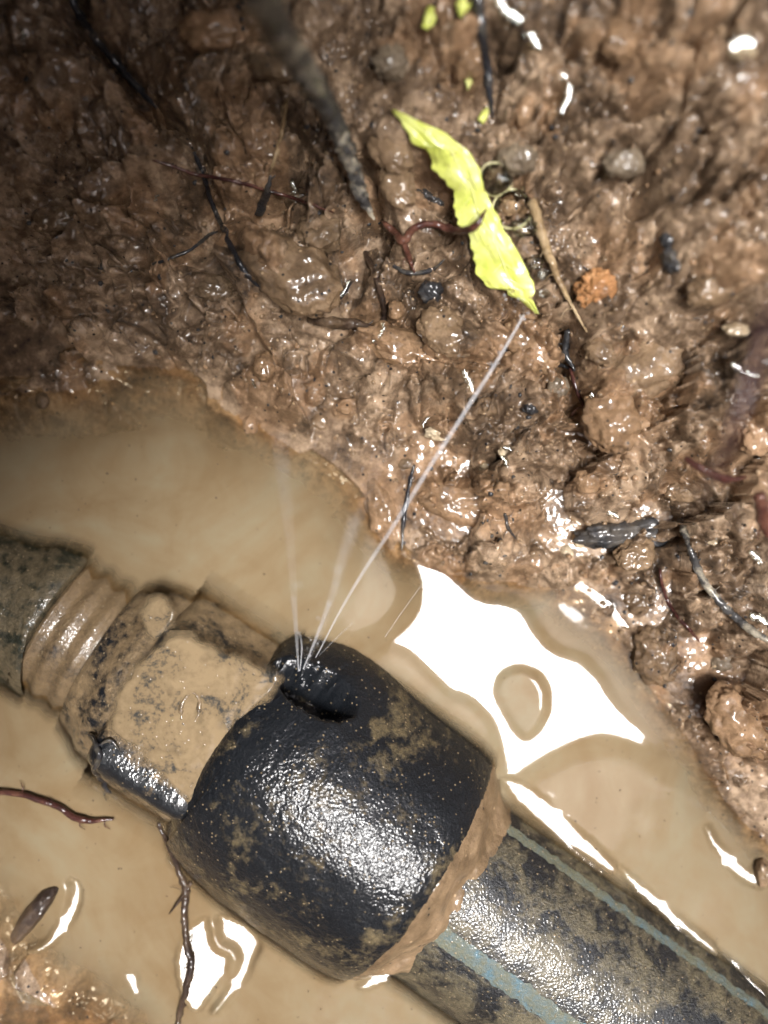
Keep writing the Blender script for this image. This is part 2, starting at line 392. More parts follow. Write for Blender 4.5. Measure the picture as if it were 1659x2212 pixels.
# ================================================================== mud_bank: one sheet from the water's bed to the horizon
CP = [(0,0,28),(250,0,26),(500,0,30),(0,250,22),(250,250,20),(500,250,22),(0,500,14),(250,500,13),(450,500,14),(0,700,4),(200,700,3.4),(400,710,4.5),(0,790,.3),(300,780,.2),(480,810,.8),
 (600,880,.6),(650,970,.2),(760,1010,1),(810,1100,.6),(860,1190,.6),(960,1215,.6),(1060,1245,.6),(1180,1265,.5),(1290,1330,.5),(1365,1400,1.2),(1400,1500,.6),(1470,1560,.6),(1540,1680,.6),(1659,1800,.6),
 (100,900,-2),(300,900,-3),(500,930,-2),(0,1050,-8),(300,1050,-10),(600,1050,-6),(740,1130,-6),(900,1300,-8),(1100,1400,-14),(1250,1500,-12),(1400,1650,-9),(1500,1850,-12),(1650,2000,-10),(1659,2200,-14),(700,1250,-14),(500,1200,-16),(0,1250,-18),
 (0,1650,-14),(200,1850,-14),(300,1980,-12),(0,1850,-5),(0,1910,-1.0),(60,2060,-.8),(100,2150,-.8),(0,2212,-.6),(200,2110,-1.0),(300,2170,-1.0),(330,2230,-.9),(370,2200,-8),(500,2100,-15),(600,2200,-16),(800,2212,-16),
 (500,1600,-30),(900,1900,-30),(1300,2200,-30),
 (650,800,5),(600,600,11),(700,400,18),(800,200,28),(800,600,12),(800,850,6),(850,1000,4),(950,1100,4),(1050,1100,6),(1000,900,9),(1000,700,13),(1000,500,19),(1000,250,30),(1000,0,40),
 (1200,1150,5),(1250,1000,9),(1250,800,15),(1250,600,21),(1250,400,29),(1250,200,38),(1250,0,44),(1450,1350,5),(1450,1150,9),(1450,950,15),(1450,700,24),(1450,450,33),(1450,200,43),(1640,50,50),(1640,400,42),(1640,700,32),(1640,1000,22),(1640,1300,13),(1640,1550,7),(1550,1550,4)]
def axis_lines(half, step):
    core = np.arange(-half, half+step*0.5, step)
    out = []; d = step; v = half
    while v < 60000.0:
        d *= 1.16; v += d; out.append(v)
    out = np.array(out); return np.concatenate([-out[::-1], core, out])
xs = axis_lines(80.0, 0.25); ys = axis_lines(105.0, 0.25)
X, Y = np.meshgrid(xs, ys, indexing='xy')
CP = [(a, b, z if z < 20 else 20+(z-20)*0.68) for a, b, z in CP]
cw = np.array([px2w(*c) for c in CP])
def tps_fit(pts, lam):
    n = len(pts); d = np.hypot(pts[:, None, 0]-pts[None, :, 0], pts[:, None, 1]-pts[None, :, 1])
    K = np.where(d > 0, d*d*np.log(d+1e-12), 0)+lam*np.eye(n)
    Q = np.column_stack([np.ones(n), pts[:, :2]])
    A = np.block([[K, Q], [Q.T, np.zeros((3, 3))]])
    return np.linalg.solve(A, np.concatenate([pts[:, 2], np.zeros(3)]))
w = tps_fit(cw, 120.0)
ox = np.maximum(np.abs(X)-80.0, 0); oy = np.maximum(np.abs(Y)-105.0, 0); od = np.hypot(ox, oy)
Xc = np.clip(X, -90, 90); Yc = np.clip(Y, -115, 115)
def tps_eval(w, pts, x, y):
    s = w[-3]+w[-2]*x+w[-1]*y
    for i in range(len(pts)):
        r2 = (x-pts[i, 0])**2+(y-pts[i, 1])**2
        s = s+w[i]*0.5*r2*np.log(r2+1e-9)
    return s
# evaluate the smooth base on a 1 mm lattice, then bilinear
lx = np.arange(-91, 92, 1.0); ly = np.arange(-116, 117, 1.0); LX, LY = np.meshgrid(lx, ly)
LZ = tps_eval(w, cw, LX, LY)
def bil(G, x0, y0, st, x, y):
    fx = np.clip((x-x0)/st, 0, G.shape[1]-1.001); fy = np.clip((y-y0)/st, 0, G.shape[0]-1.001)
    i = fx.astype(int); j = fy.astype(int); u = fx-i; v = fy-j
    return (G[j, i]*(1-u)+G[j, i+1]*u)*(1-v)+(G[j+1, i]*(1-u)+G[j+1, i+1]*u)*v
def base_h(x, y): return bil(LZ, -91, -116, 1.0, np.clip(x, -90, 90), np.clip(y, -115, 115))
B = base_h(X, Y)
fine = 1-sstep(4, 60, od)
amp = 0.12+0.88*sstep(-1.5, 3.0, B)                                 # silt smooths what lies under water
wx = X+2.2*fbm2(X/11, Y/11, 3, 11); wy = Y+2.2*fbm2(X/11+40, Y/11, 3, 12)
D = np.zeros_like(X)
zone = sstep(-0.35, 0.35, fbm2(X/26, Y/26, 3, 5))                   # lumpy here, slick there
f1, f2, idd = worley(wx/8.5, wy/8.5, 21); D += (1.2*(1-np.minimum(f1/0.62, 1)**2)*(0.35+0.65*idd)-0.5)*(0.45+0.55*zone)
edge = f2-f1; D -= 2.4*np.exp(-(edge/0.075)**2)*sstep(0.3, 0.7, idd)*sstep(-0.15, 0.25, fbm2(X/18, Y/18+3, 2, 58))
f1, f2, idd = worley(wx/3.6+9, wy/3.6, 22); D += 0.5*(1-np.minimum(f1/0.6, 1)**2)*sstep(0.25, 0.9, idd)*(0.3+0.7*zone)-0.2
D -= 0.9*np.exp(-((f2-f1)/0.11)**2)*sstep(0.5, 0.9, idd)*zone
f1, f2, idd = worley(X/1.5+0.3*wx, Y/1.5+0.3*wy, 23); D += 0.22*np.sqrt(np.maximum(1-(f1/0.55)**2, 0))*sstep(0.45, 0.95, idd)
D += 1.9*fbm2(X/14, Y/14, 3, 31)+0.30*fbm2(X/3.7, Y/3.7, 3, 35, 0.5)
rid = 1-np.abs(fbm2(X/7+3, Y/7, 3, 41)); D -= 1.6*np.maximum(rid-0.86, 0)/0.14*sstep(-0.2, 0.4, fbm2(X/19, Y/19, 2, 44))
D += 0.07*fbm2(X/1.1, Y/1.1, 2, 51)
tv = (B+1.6*fbm2(wx/13, wy/13, 3, 55))/2.6; tf = tv-np.floor(tv)
D += (1-sstep(16, 26, B))*(sstep(0.30, 0.62, tf)-tf)*2.6*0.75*sstep(-0.3, 0.3, fbm2(X/24+5, Y/24, 2, 57))      # clay shelves
# broken clay: angular blocks, each with its own tilt
def facets(x, y, size, seed, tilt, step):
    Pm = perm(seed); P2 = perm(seed+50); u = x/size; v = y/size
    xi = np.floor(u).astype(np.int64); yi = np.floor(v).astype(np.int64); best = np.full(x.shape, 9.0); r = np.zeros(x.shape)
    for a in (-1, 0, 1):
        for b in (-1, 0, 1):
            cx = xi+a; cy = yi+b; h = Pm[Pm[cx & 255]+(cy & 255)] & 255; h2 = P2[h]; h3 = P2[(h+91) & 255]/255.0-0.5; h4 = P2[(h+37) & 255]/255.0-0.5; h5 = P2[(h+151) & 255]/255.0
            px = cx+0.5+0.95*(h/255.0-0.5); py = cy+0.5+0.95*(h2/255.0-0.5); dx = u-px; dy = v-py
            d = np.abs(dx)*0.6+np.abs(dy)*0.6+0.5*np.hypot(dx, dy); m = d < best
            best = np.where(m, d, best); r = np.where(m, size*tilt*2*(h3*dx+h4*dy)+step*(h5-0.5), r)
    return r
D += facets(wx*0.8+X*0.2+11, wy*0.8+Y*0.2, 15.0, 145, 0.42, 3.2)*(1-0.6*sstep(16, 26, B))
D += facets(wx*0.7+X*0.3, wy*0.7+Y*0.3, 7.0, 141, 0.45, 1.2)*(0.25+0.75*zone)
D += facets(wx*0.5+X*0.5+30, wy*0.5+Y*0.5, 2.9, 143, 0.38, 0.35)*(0.2+0.8*zone)
# crevices and grooves that the photograph shows, as polylines with width and depth
CR = [([(1225,700),(1235,790),(1250,850),(1290,930),(1330,965)], 2.0, 2.4), ([(870,880),(930,960),(1050,1000),(1130,1015),(1200,1030)], 1.7, 2.2), ([(885,1010),(875,1100),(868,1190)], 1.2, 1.8),
 ([(660,695),(740,705),(820,712)], 1.5, 2.0), ([(1190,1185),(1290,1180),(1400,1190)], 1.6, 1.8), ([(420,330),(460,450),(520,560),(590,640),(660,680)], 1.8, 2.0), ([(300,420),(450,430),(560,450)], 2.5, 2.5),
 ([(1390,300),(1400,380),(1390,430)], 2.0, 3.0), ([(880,360),(940,400),(985,480),(960,560)], 2.4, 3.0), ([(150,0),(230,120),(330,240),(430,300)], 1.6, 2.0), ([(560,440),(600,400),(640,330)], 1.8, 2.2),
 ([(740,640),(760,560),(800,500)], 2.2, 3.0), ([(1380,1390),(1380,1480),(1440,1500)], 1.6, 1.8), ([(1490,1480),(1560,1500),(1650,1590)], 1.8, 1.8), ([(1100,700),(1190,790),(1240,800)], 1.2, 1.6), ([(200,650),(330,700),(360,720)], 1.6, 1.6)]
def seg_dist(x, y, pl):
    d = np.full(x.shape, 1e9)
    for (x1, y1), (x2, y2) in zip(pl[:-1], pl[1:]):
        vx, vy = x2-x1, y2-y1; t = np.clip(((x-x1)*vx+(y-y1)*vy)/(vx*vx+vy*vy), 0, 1)
        d = np.minimum(d, np.hypot(x-x1-t*vx, y-y1-t*vy))
    return d
BL = None
def ray_find(fn, px, py, z0=70.0, z1=-6.0):
    """vectorised: first height at which the sight lines through (px,py) meet the surface fn"""
    px = np.atleast_1d(np.asarray(px, float)); py = np.atleast_1d(np.asarray(py, float))
    zs = np.arange(z0, z1, -0.25)[:, None]
    k = (CAM_H-zs)/F; xx = (px-829.5)*k; yy = (1106-py)*k
    below = zs <= fn(xx, yy); below[-1] = True
    return zs[np.argmax(below, 0), 0]
def px_surface(px, py):
    z = ray_find(lambda a, b: np.maximum(base_h(a, b), -0.2), px, py)[0]
    return px2w(px, py, z)
for pl, wd, dp in CR:
    q = [px_surface(*p)[:2] for p in pl]
    dd = seg_dist(wx*0.55+X*0.45, wy*0.55+Y*0.45, q)
    D -= 1.5*dp*np.exp(-(dd/wd)**2)
S_ = [ # px, py, rx, ry, rz, rot, material, label, category
 (630,590,10.5,6.5,4.5,-30,'clod',"large grey-brown clay clod left of centre on the bank","clod"),
 (1010,1085,13,5.0,3.0,-12,'ochre',"wide flat ochre clay lump just above the bright reflection","clod"),
 (825,1090,3.6,8.0,2.5,8,'ochre',"orange clay slab at the waterline left of the jet","clod"),
 (860,745,9.0,3.8,2.4,-20,'ochre',"orange flat clay slab below the bark twig","clod"),
 (960,715,6.0,4.2,2.6,-40,'clod',"brown clod between the bark twig and the leaf tip","clod"),
 (1288,622,3.6,3.3,2.8,0,'orange',"bright orange rounded pebble right of the leaf","pebble"),
 (1590,712,2.3,1.2,1.2,-8,'cream',"cream white pebble near the right edge","pebble"),
 (945,936,2.8,1.5,1.5,-5,'cream',"pale oval pebble beside the jet in the middle of the bank","pebble"),
 (1420,1420,5.0,6.2,4.0,20,'clod',"rounded brown clay knob at the right waterline","clod"),
 (1375,1200,4.2,3.6,2.8,10,'clod',"brown lump hanging just below the charred chip","clod"),
 (1380,1300,3.3,3.1,2.6,30,'clod',"crumbly round clod on the lower right bank","clod"),
 (1600,1560,5.5,8.5,4.0,35,'ochre',"orange-brown ridged clay lump at the right edge above the pipe water","clod"),
 (1150,740,7.0,4.4,2.6,-50,'ochre',"pinkish clay slab right below the leaf tip","clod"),
 (1330,900,6.0,7.0,3.2,30,'ochre',"smooth orange clay mound right of the long crack","clod"),
 (1420,780,9.0,6.0,3.2,20,'clod',"smooth tan clay mound below the orange pebble","clod"),
 (1270,1040,2.5,2.4,1.7,0,'ochre',"small ochre lump left of the red stub","clod"),
 (1205,835,2.2,2.4,2.0,0,'greymud',"round grey stone left of the long crack","stone"),
 (1145,880,1.5,1.4,1.2,0,'charcoal',"small black stone under the long jet","stone"),
 (1540,1170,2.4,1.8,1.6,0,'cream',"pale stone beside the grey winding root","stone"),
 (1640,930,3.6,4.6,3.0,0,'ochre',"orange stone cut by the right edge","stone"),
 (1540,620,4.5,3.0,2.4,20,'clod',"tan clod behind the blurred root at right","clod"),
 (1120,340,3.5,3.0,2.4,0,'greymud',"blurred grey stone right of the leaf's top","stone"),
 (1010,115,2.6,4.0,2.6,0,'ochre',"blurred orange pebble at the top beside the dark straight root","pebble"),
 (850,130,3.5,3.0,2.4,0,'greymud',"blurred grey stone right of the hanging root","stone"),
 (1135,235,1.6,2.6,1.6,-20,'ochre',"blurred small orange pebble above the leaf","pebble"),
 (1340,80,3.0,3.2,2.4,0,'ochre',"blurred rust pebble near the top right","pebble"),
 (1600,110,2.4,1.8,1.6,0,'cream',"blurred whitish stone in the top right corner","stone"),
 (1350,350,3.6,2.6,2.2,0,'greymud',"blurred grey knob in the upper right bank","stone"),
 (1455,560,1.6,2.6,1.6,20,'charcoal',"black charcoal fleck above the tan mound","charcoal"),
 (1445,515,1.6,1.4,1.2,0,'charcoal',"small black charcoal fleck, upper of two on the right bank","charcoal"),
 (570,790,2.2,3.0,2.0,0,'ochre',"amber pebble at the left waterline of the bank","pebble"),
 (540,915,1.6,2.2,1.4,10,'ochre',"orange pebble under the shallow water","pebble"),
 (855,668,1.6,2.0,1.5,0,'ochre',"amber pebble above the bark twig's right end","pebble"),
 (745,880,1.8,1.5,1.4,0,'ochre',"small orange pebble at mid bank above the water","pebble"),
 (690,910,2.4,2.0,1.5,0,'clod',"small tan clod near the waterline below the amber pebble","clod"),
 (880,1000,2.0,1.6,1.4,0,'clod_dark',"dark clod at the head of the black sliver root","clod"),
 (930,630,2.4,2.2,2.0,0,'charcoal',"black wet knob left of the leaf's lower part","stone"),
 (915,420,1.4,1.2,1.1,0,'charcoal',"black bead in the hollow left of the leaf","stone"),
 (945,430,1.5,1.3,1.2,0,'charcoal',"second black bead in the hollow, nearest the leaf","stone"),
 (845,320,5.0,3.4,2.4,-40,'clod',"tan clay flake between hanging root and leaf","clod"),
 (860,400,3.2,4.2,2.4,20,'clod',"brown clod right of the hanging root's middle","clod"),
 (690,500,4.5,3.6,2.6,0,'clod_dark',"dark rounded clod under the hanging root","clod"),
 (640,420,3.4,2.8,2.2,0,'clod_dark',"dark knob left of the hanging root's tip","clod"),
 (1090,975,1.4,1.0,0.9,0,'cream',"tiny pale stone with bright glint right of the jet","pebble"),
 (1045,1010,1.0,1.0,0.9,0,'cream',"tiny pale stone left of the glint","pebble"),
 (1225,1195,1.5,1.6,1.3,0,'cream',"small pale nub left of the charred chip's lower end","stone"),
 (1250,1165,1.4,2.0,1.3,10,'cream',"pale nub touching the charred chip's left end","stone"),
 (1560,1430,2.4,2.0,1.8,0,'greymud',"wet grey lump on the lower right bank","stone"),
 (1650,1890,1.6,3.0,1.8,0,'clod',"dark wet lump in the water at the right edge","clod"),
 (1480,1060,4.0,2.4,1.8,0,'clod',"tan clod left of the red stub and above the grey root","clod"),
 (1300,760,3.4,2.4,1.6,-30,'clod',"tan flake right of the crumbly black root","clod"),
 (1050,880,2.4,2.0,1.6,0,'clod',"brown clod right of the jet's glint","clod"),
 (1085,1055,1.6,1.4,1.1,0,'ochre',"tiny ochre nub on the wide ochre lump's top","pebble"),
 (590,130,5.5,3.2,2.2,-20,'clod_dark',"tan-brown flake on the dark bank near the top","clod"),
 (450,60,5.0,3.4,2.2,0,'ochre',"dull ochre flake in the dark upper bank","clod"),
 (260,560,4.2,2.8,2.0,0,'clod_dark',"dark low clod on the shaded left bank","clod"),
 (450,620,5.0,3.0,2.2,-10,'clod_dark',"low brown clod in the shade below the black rootlet","clod"),
 (110,470,4.5,3.0,2.0,15,'clod_dark',"dark clod near the left edge in the shade","clod"),
 (90,865,1.4,1.8,1.2,0,'clod_dark',"small dark stone in the shallows at far left","stone"),
]
och = sstep(0.18, 0.42, fbm2(wx/15+7, wy/15, 4, 71))*0.55
for (px, py, rx, ry, rz, rot, mt, lb, ct) in S_:
    cx, cy, cz = px_surface(px, py)
    sel = (np.abs(X-cx) < 25) & (np.abs(Y-cy) < 25)
    c_, s_ = math.cos(math.radians(rot)), math.sin(math.radians(rot)); dx = wx[sel]*0.5+X[sel]*0.5-cx; dy = wy[sel]*0.5+Y[sel]*0.5-cy
    e = np.sqrt(((dx*c_+dy*s_)/(rx*0.95))**2+((-dx*s_+dy*c_)/(ry*0.95))**2)
    D[sel] += 0.55*rz*np.exp(-e**4)-0.55*np.exp(-((e-1.25)/0.22)**2)
    if mt == 'ochre': och[sel] = np.maximum(och[sel], 0.8*np.exp(-(e/1.25)**4))
D *= (1+0.25*sstep(25, 50, B))                                       # coarser clods up on the bank
D = np.where(D < 0, D*1.7, D*1.15)
H = B+D*amp*fine
H = np.where(B > 0, np.maximum(H, 0.35*B-0.25), H)
ground = 420.0+14*fbm2(X/300, Y/300, 3, 61)
wall = ground*sstep(0, 140, od+10*fbm2(X/60, Y/60, 3, 63))+6*fbm2(X/22, Y/22, 4, 65)*sstep(0, 40, od)
H = np.where(od > 0, np.maximum(H*(1-sstep(20, 90, od)), -20)+wall*sstep(0, 25, od), H)
V = np.stack([X, Y, H], -1).reshape(-1, 3)
bank = mesh_obj("mud_bank", V, grid_faces(len(ys), len(xs)), M['mud'])
wetv = 1-0.9*sstep(8, 60, od)
at = bank.data.attributes.new("wet", 'FLOAT', 'POINT'); at.data.foreach_set("value", wetv.astype(np.float32).ravel())
at = bank.data.attributes.new("ochre", 'FLOAT', 'POINT'); at.data.foreach_set("value", och.astype(np.float32).ravel())
tag(bank, "wet brown clay bank and bed of the dug hole", kind='structure')
ci = int(np.argmin(np.abs(xs+80))); cj = int(np.argmin(np.abs(ys+105))); nx = 641; ny = 841
HC = H[cj:cj+ny, ci:ci+nx]
def terr(x, y): return bil(HC, -80.0, -105.0, 0.25, np.asarray(x, float), np.asarray(y, float))
def surf_f(a, b): return np.maximum(np.maximum(terr(a, b), 0.0), fit_top(a, b))
def hit(px, py):                # first surface met by the line of sight through that picture point
    return px2w(px, py, ray_find(surf_f, px, py)[0])

# unseen clay overhang, added above the camera to shade the far corner
def overhang():
    n = 90; m = 26
    e0 = np.array([-55.0, -89.0]); e1 = np.array([36.0, 45.0])                     # lip line
    dirv = (e1-e0)/np.linalg.norm(e1-e0); out = np.array([-dirv[1], dirv[0]])
    u = np.linspace(-260, 420, n); ang = np.linspace(0, np.pi, m)
    rows = []
    for k, a in enumerate(ang):
        rows.append((0 if a == 0 else 0, a))
    prof_ = [(430, 210)]+[(14-14*math.sin(a)+0, 242-32*math.cos(a)) for a in ang]+[(430, 420)]
    Vv = []
    for (d, z) in prof_:
        for uu in u:
            p = e0+dirv*(uu)+out*d
            Vv.append((p[0], p[1], z))
    Vv = np.array(Vv); k = len(prof_)
    nn = fbm3(Vv/28.0, 4, 81); Vv[:, 0] += out[0]*nn*9; Vv[:, 1] += out[1]*nn*9; Vv[:, 2] += 5*fbm3(Vv/22.0+9, 3, 83)
    return mesh_obj("shade_overhang", Vv, grid_faces(k, n), M['mud'])
ov = tag(overhang(), "overhanging clay lip of the hole", kind='structure')

# ================================================================== water
def gblur(G, sig):
    ky = np.fft.fftfreq(G.shape[0])[:, None]; kx = np.fft.rfftfreq(G.shape[1])[None, :]
    return np.fft.irfft2(np.fft.rfft2(G)*np.exp(-2*(np.pi*sig)**2*(kx*kx+ky*ky)), s=G.shape)
WST = 0.45
wxs = np.arange(-100, 100.01, WST); wys = np.arange(-130, 130.01, WST)
WX, WY = np.meshgrid(wxs, wys)
tin = np.where((np.abs(WX) < 80) & (np.abs(WY) < 105), terr(WX, WY), -20.0)
ft = fit_top(WX, WY)
solid = ((np.maximum(tin, ft)) > 0.0).astype(float)
fits = (ft > 0.0).astype(float)
WZ = 1.1*gblur(fits, 1.3/WST)+0.55*gblur(solid, 1.6/WST)+0.05*fbm2(WX/9, WY/9, 2, 91)*0.6
pw = lambda pl: [px2w(a, b, 0)[:2] for a, b in pl]
XB, YB, _ = px2w(829.5+SUN_DIR[0]/SUN_DIR[2]*F, 1106-SUN_DIR[1]/SUN_DIR[2]*F, 0)
def pmask(poly, soft=0.0, cut=None):
    q = [px2w(a, b, 0)[:2] for a, b in catmull(np.array(poly+poly[:1], float), 12*len(poly))]
    m = inpoly(WX, WY, q).astype(float)
    if cut: m *= (seg_dist(WX, WY, [px2w(a, b, 0)[:2] for a, b in catmull(np.array(cut[0], float), 40)]) > cut[1]*K0)
    return (gblur(m, soft/WST) if soft else m), np.mean(q, 0)
def dish(poly, soft, k=1.0, cut=None, dz=0.0):   # hollow in the water skin, curved to mirror the sun inside the outline
    global WZ
    m, c = pmask(poly, soft, cut)
    h = k*((WX-XB)**2+(WY-YB)**2-(c[0]-XB)**2-(c[1]-YB)**2)/(4*CAM_H)
    lvl = float((WZ*m).sum()/m.sum())+dz
    WZ = WZ*(1-m)+(lvl+h)*m
def facet(poly, soft, gx, gy, org):                   # patch of water skin tilted to keep the sun's reflection out
    global WZ
    m, c = pmask(poly, soft)
    o = px2w(*org, 0); WZ = WZ+m*(gx*(WX-o[0])+gy*(WY-o[1]))
# trough sunk between coupling and bank to bound the sun's reflection
TROUGH = [(200,1000),(640,1060),(800,1120),(940,1180),(1010,1225),(1100,1258),(1150,1285),(1205,1345),(1270,1385),(1330,1430),(1375,1490),(1410,1545),(1500,1660),(1640,1840),(1760,2000),(1760,2300),(1700,2230),(1500,2070),(1300,1900),(1110,1740),(1065,1660),(1030,1590),(1000,1550),(940,1520),(880,1470),(800,1400),(680,1340),(200,1200)]
mt, _ = pmask(TROUGH)
WZ -= 0.9*gblur(mt, 3.2/WST)
BLOB = [(868,1188),(892,1192),(915,1214),(962,1222),(1000,1256),(1040,1288),(1092,1296),(1136,1314),(1168,1366),(1205,1402),(1262,1424),(1300,1462),(1330,1512),(1362,1552),(1402,1604),(1396,1626),(1300,1594),(1215,1622),(1146,1668),(1104,1694),(1084,1650),(1070,1590),(1048,1548),(1010,1516),(968,1500),(925,1456),(886,1418),(846,1388),(890,1352),(914,1318),(920,1282),(908,1240)]
lm, _ = pmask([(-250,700),(600,900),(840,1130),(880,1225),(892,1285),(878,1335),(830,1380),(770,1420),(500,1640),(-250,1500)])
WZ -= 1.0*gblur(lm, 1.9/WST)                     # level dropped here to keep the sun's reflection out of this pool
lm, _ = pmask([(1040,1710),(1130,1680),(1210,1636),(1300,1610),(1392,1632),(1460,1672),(1900,1900),(1900,2600),(1400,2500),(1000,1900)])
WZ -= 1.1*gblur(lm, 2.1/WST)  # level drop added to end the reflection along its lower edge
dish(BLOB, 0.7, 0.55, dz=-0.6)
facet([(1072,1492),(1088,1462),(1122,1450),(1158,1460),(1180,1490),(1183,1527),(1168,1565),(1143,1592),(1122,1584),(1100,1550),(1082,1520)], 0.45, 0.105, 0.03, (1066,1540))  # oval shaped to leave a dark gap in the reflection
dish([(378,2070),(395,2020),(430,1988),(470,1980),(525,2000),(562,2040),(550,2078),(532,2120),(492,2162),(460,2188),(420,2178),(395,2145),(384,2110)], 0.3, 1.0, ([(455,1975),(468,2040),(502,2062),(498,2100),(455,2168),(415,2205)], 9))  # the cut leaves a dark band standing for the root's reflection
dish([(145,1898),(167,1908),(176,1940),(166,1980),(140,2018),(105,2048),(70,2052),(64,2040),(98,2028),(124,1990),(142,1960),(148,1930)], 0.22)
dish([(262,2100),(292,2100),(301,2120),(300,2142),(290,2155),(276,2130)], 0.25)
dish([(768,2128),(800,2106),(850,2092),(858,2106),(822,2126),(785,2138)], 0.2)
dish([(1538,1784),(1562,1824),(1592,1856),(1624,1882),(1660,1898),(1656,1926),(1618,1916),(1581,1888),(1550,1846),(1530,1800)], 0.22)
dish([(1078,1684),(1125,1692),(1175,1726),(1235,1780),(1295,1834),(1335,1876),(1318,1890),(1255,1848),(1185,1798),(1115,1738)], 0.22, 0.9)
dish([(1335,1872),(1395,1916),(1465,1976),(1548,2046),(1540,2064),(1448,1996),(1375,1936)], 0.2, 0.85)
dish([(1560,2058),(1600,2092),(1662,2146),(1656,2160),(1590,2100)], 0.2, 0.85)
dish([(942,1186),(990,1202),(1014,1218),(1042,1252),(1018,1258),(994,1236),(956,1216)], 0.2)
dish([(876,1176),(902,1178),(908,1190),(884,1192)], 0.2)
WZ += 0.03*fbm2(WX/4.5, WY/4.5, 2, 95)*(1-gblur(mt, 2))
depth = WZ-np.maximum(tin, ft)
Vw = np.stack([WX, WY, WZ], -1).reshape(-1, 3)
wob = mesh_obj("water", Vw, grid_faces(len(wys), len(wxs)), M['water'])
tag(wob, "murky tan water pooled round the pipe", kind='structure')
at = wob.data.attributes.new("depth", 'FLOAT', 'POINT'); at.data.foreach_set("value", np.clip(depth, 0, 60).astype(np.float32).ravel())

# ================================================================== pipe fitting
def lathe(name, pr, mat, parent, nseg=200, sub=10, a0=0.0, a1=2*math.pi, rough=0.12, seed=0, fs=1.2, smooth_prof=True, defo=None):
    p = np.array(pr, float); p[:, 0] *= P
    q = catmull(p, max(3, len(p)*sub)) if smooth_prof else p
    full = abs(a1-a0-2*math.pi) < 1e-6
    a = np.linspace(a0, a1, nseg, endpoint=not full)
    S = q[:, 0][:, None]+0*a[None, :]; R = q[:, 1][:, None]+0*a[None, :]
    T = R*np.sin(a)[None, :]; Zr = R*np.cos(a)[None, :]
    W = st2w(S, T, Zr+ZA).reshape(-1, 3)
    if rough:
        d = rough*fbm3(W*fs, 3, 100+seed)+rough*1.6*fbm3(W/5.0, 2, 130+seed)
        cen = st2w(S, 0*T, 0*T+ZA).reshape(-1, 3); nrm = W-cen; nrm /= np.linalg.norm(nrm, axis=1)[:, None]+1e-9
        if defo is not None: d = d+defo(S.ravel()/P, T.ravel()/P, W)
        W = W+nrm*d[:, None]
    return mesh_obj(name, W, grid_faces(len(q), len(a), full), mat, parent)
fit = empty("pipe_coupling", "muddy black plastic pipe coupling with domed cap and hexagonal nut, leaking", "coupling")
def bell_defo(s, t, W):
    nz = fbm3(W/2.2, 3, 191)
    up = (W[:, 2] > ZA)
    swell = 1.5*np.exp(-((s-65)/110)**2-((t+290)/42)**2)
    tear = -7.5*sstep(1.1, 0.45, np.hypot((s-10+6*nz)/90, (t+212+0.12*s+6*nz)/36))
    lip = 0.12*nz*np.exp(-((np.hypot((s-18)/105, (t+222+0.12*s)/34)-1.1)/0.3)**2)
    scr = -0.18*np.exp(-((t-40-0.5*s+18*nz)/3.0)**2)*sstep(60, 120, s)*sstep(360, 300, s)
    return (swell+tear+lip+scr)*up
bell = lathe("dome_cap", BELL, M['bell'], fit, 420, 14, rough=0.10, seed=1, defo=bell_defo)
collar = lathe("collar", COLLAR, M['nut'], fit, 180, 6, rough=0.12, seed=2)
thread = lathe("threaded_neck", THREAD, M['thread'], fit, 180, 4, rough=0.08, seed=3)
# hexagonal nut with raised ribs on its edges
def hexnut():
    s0, s1 = -308*P, -58*P; ns = 70; n = 240
    a = np.linspace(0, 2*np.pi, n, endpoint=False)
    seg = np.pi/3; rel = (a+seg/2) % seg-seg/2
    Rh = 22.4/np.cos(rel)
    rib = np.exp(-((np.abs(rel)-seg/2)/0.10)**2)
    Rr = np.minimum(Rh, 24.9)+1.0*rib
    S = np.linspace(s0, s1, ns)
    V_ = []
    for s in S:
        e = min((s-s0), (s1-s)); sh = min(1.0, (e/3.6)) ; Rs = Rr-2.6*(1-math.sqrt(max(0, 1-(1-sh)**2)))
        V_.append(st2w(np.full(n, s), Rs*np.sin(a), ZA+Rs*np.cos(a)))
    c0 = st2w(np.full(n, s0), 15*np.sin(a), ZA+15*np.cos(a)); V_ = [c0]+V_
    W = np.concatenate(V_)
    d = 0.13*fbm3(W*1.1, 3, 171)+0.25*fbm3(W/4.0, 2, 173)
    cen = W.copy(); s_, t_ = w2st(W[:, 0], W[:, 1]); cen = st2w(s_, 0*s_, 0*s_+ZA); nr = W-cen; nr /= np.linalg.norm(nr, axis=1)[:, None]
    W = W+nr*d[:, None]
    o = mesh_obj("hexagonal_nut", W, grid_faces(ns+1, n, True), M['nut'], fit)
    wr = np.tile(np.exp(-((np.abs(rel)-seg/2)/0.13)**2), ns+1)*np.repeat(np.concatenate([[0, 0], np.ones(ns-1)]), n)
    at = o.data.attributes.new("worn", 'FLOAT', 'POINT'); at.data.foreach_set("value", wr.astype(np.float32)); return o
nut = hexnut()
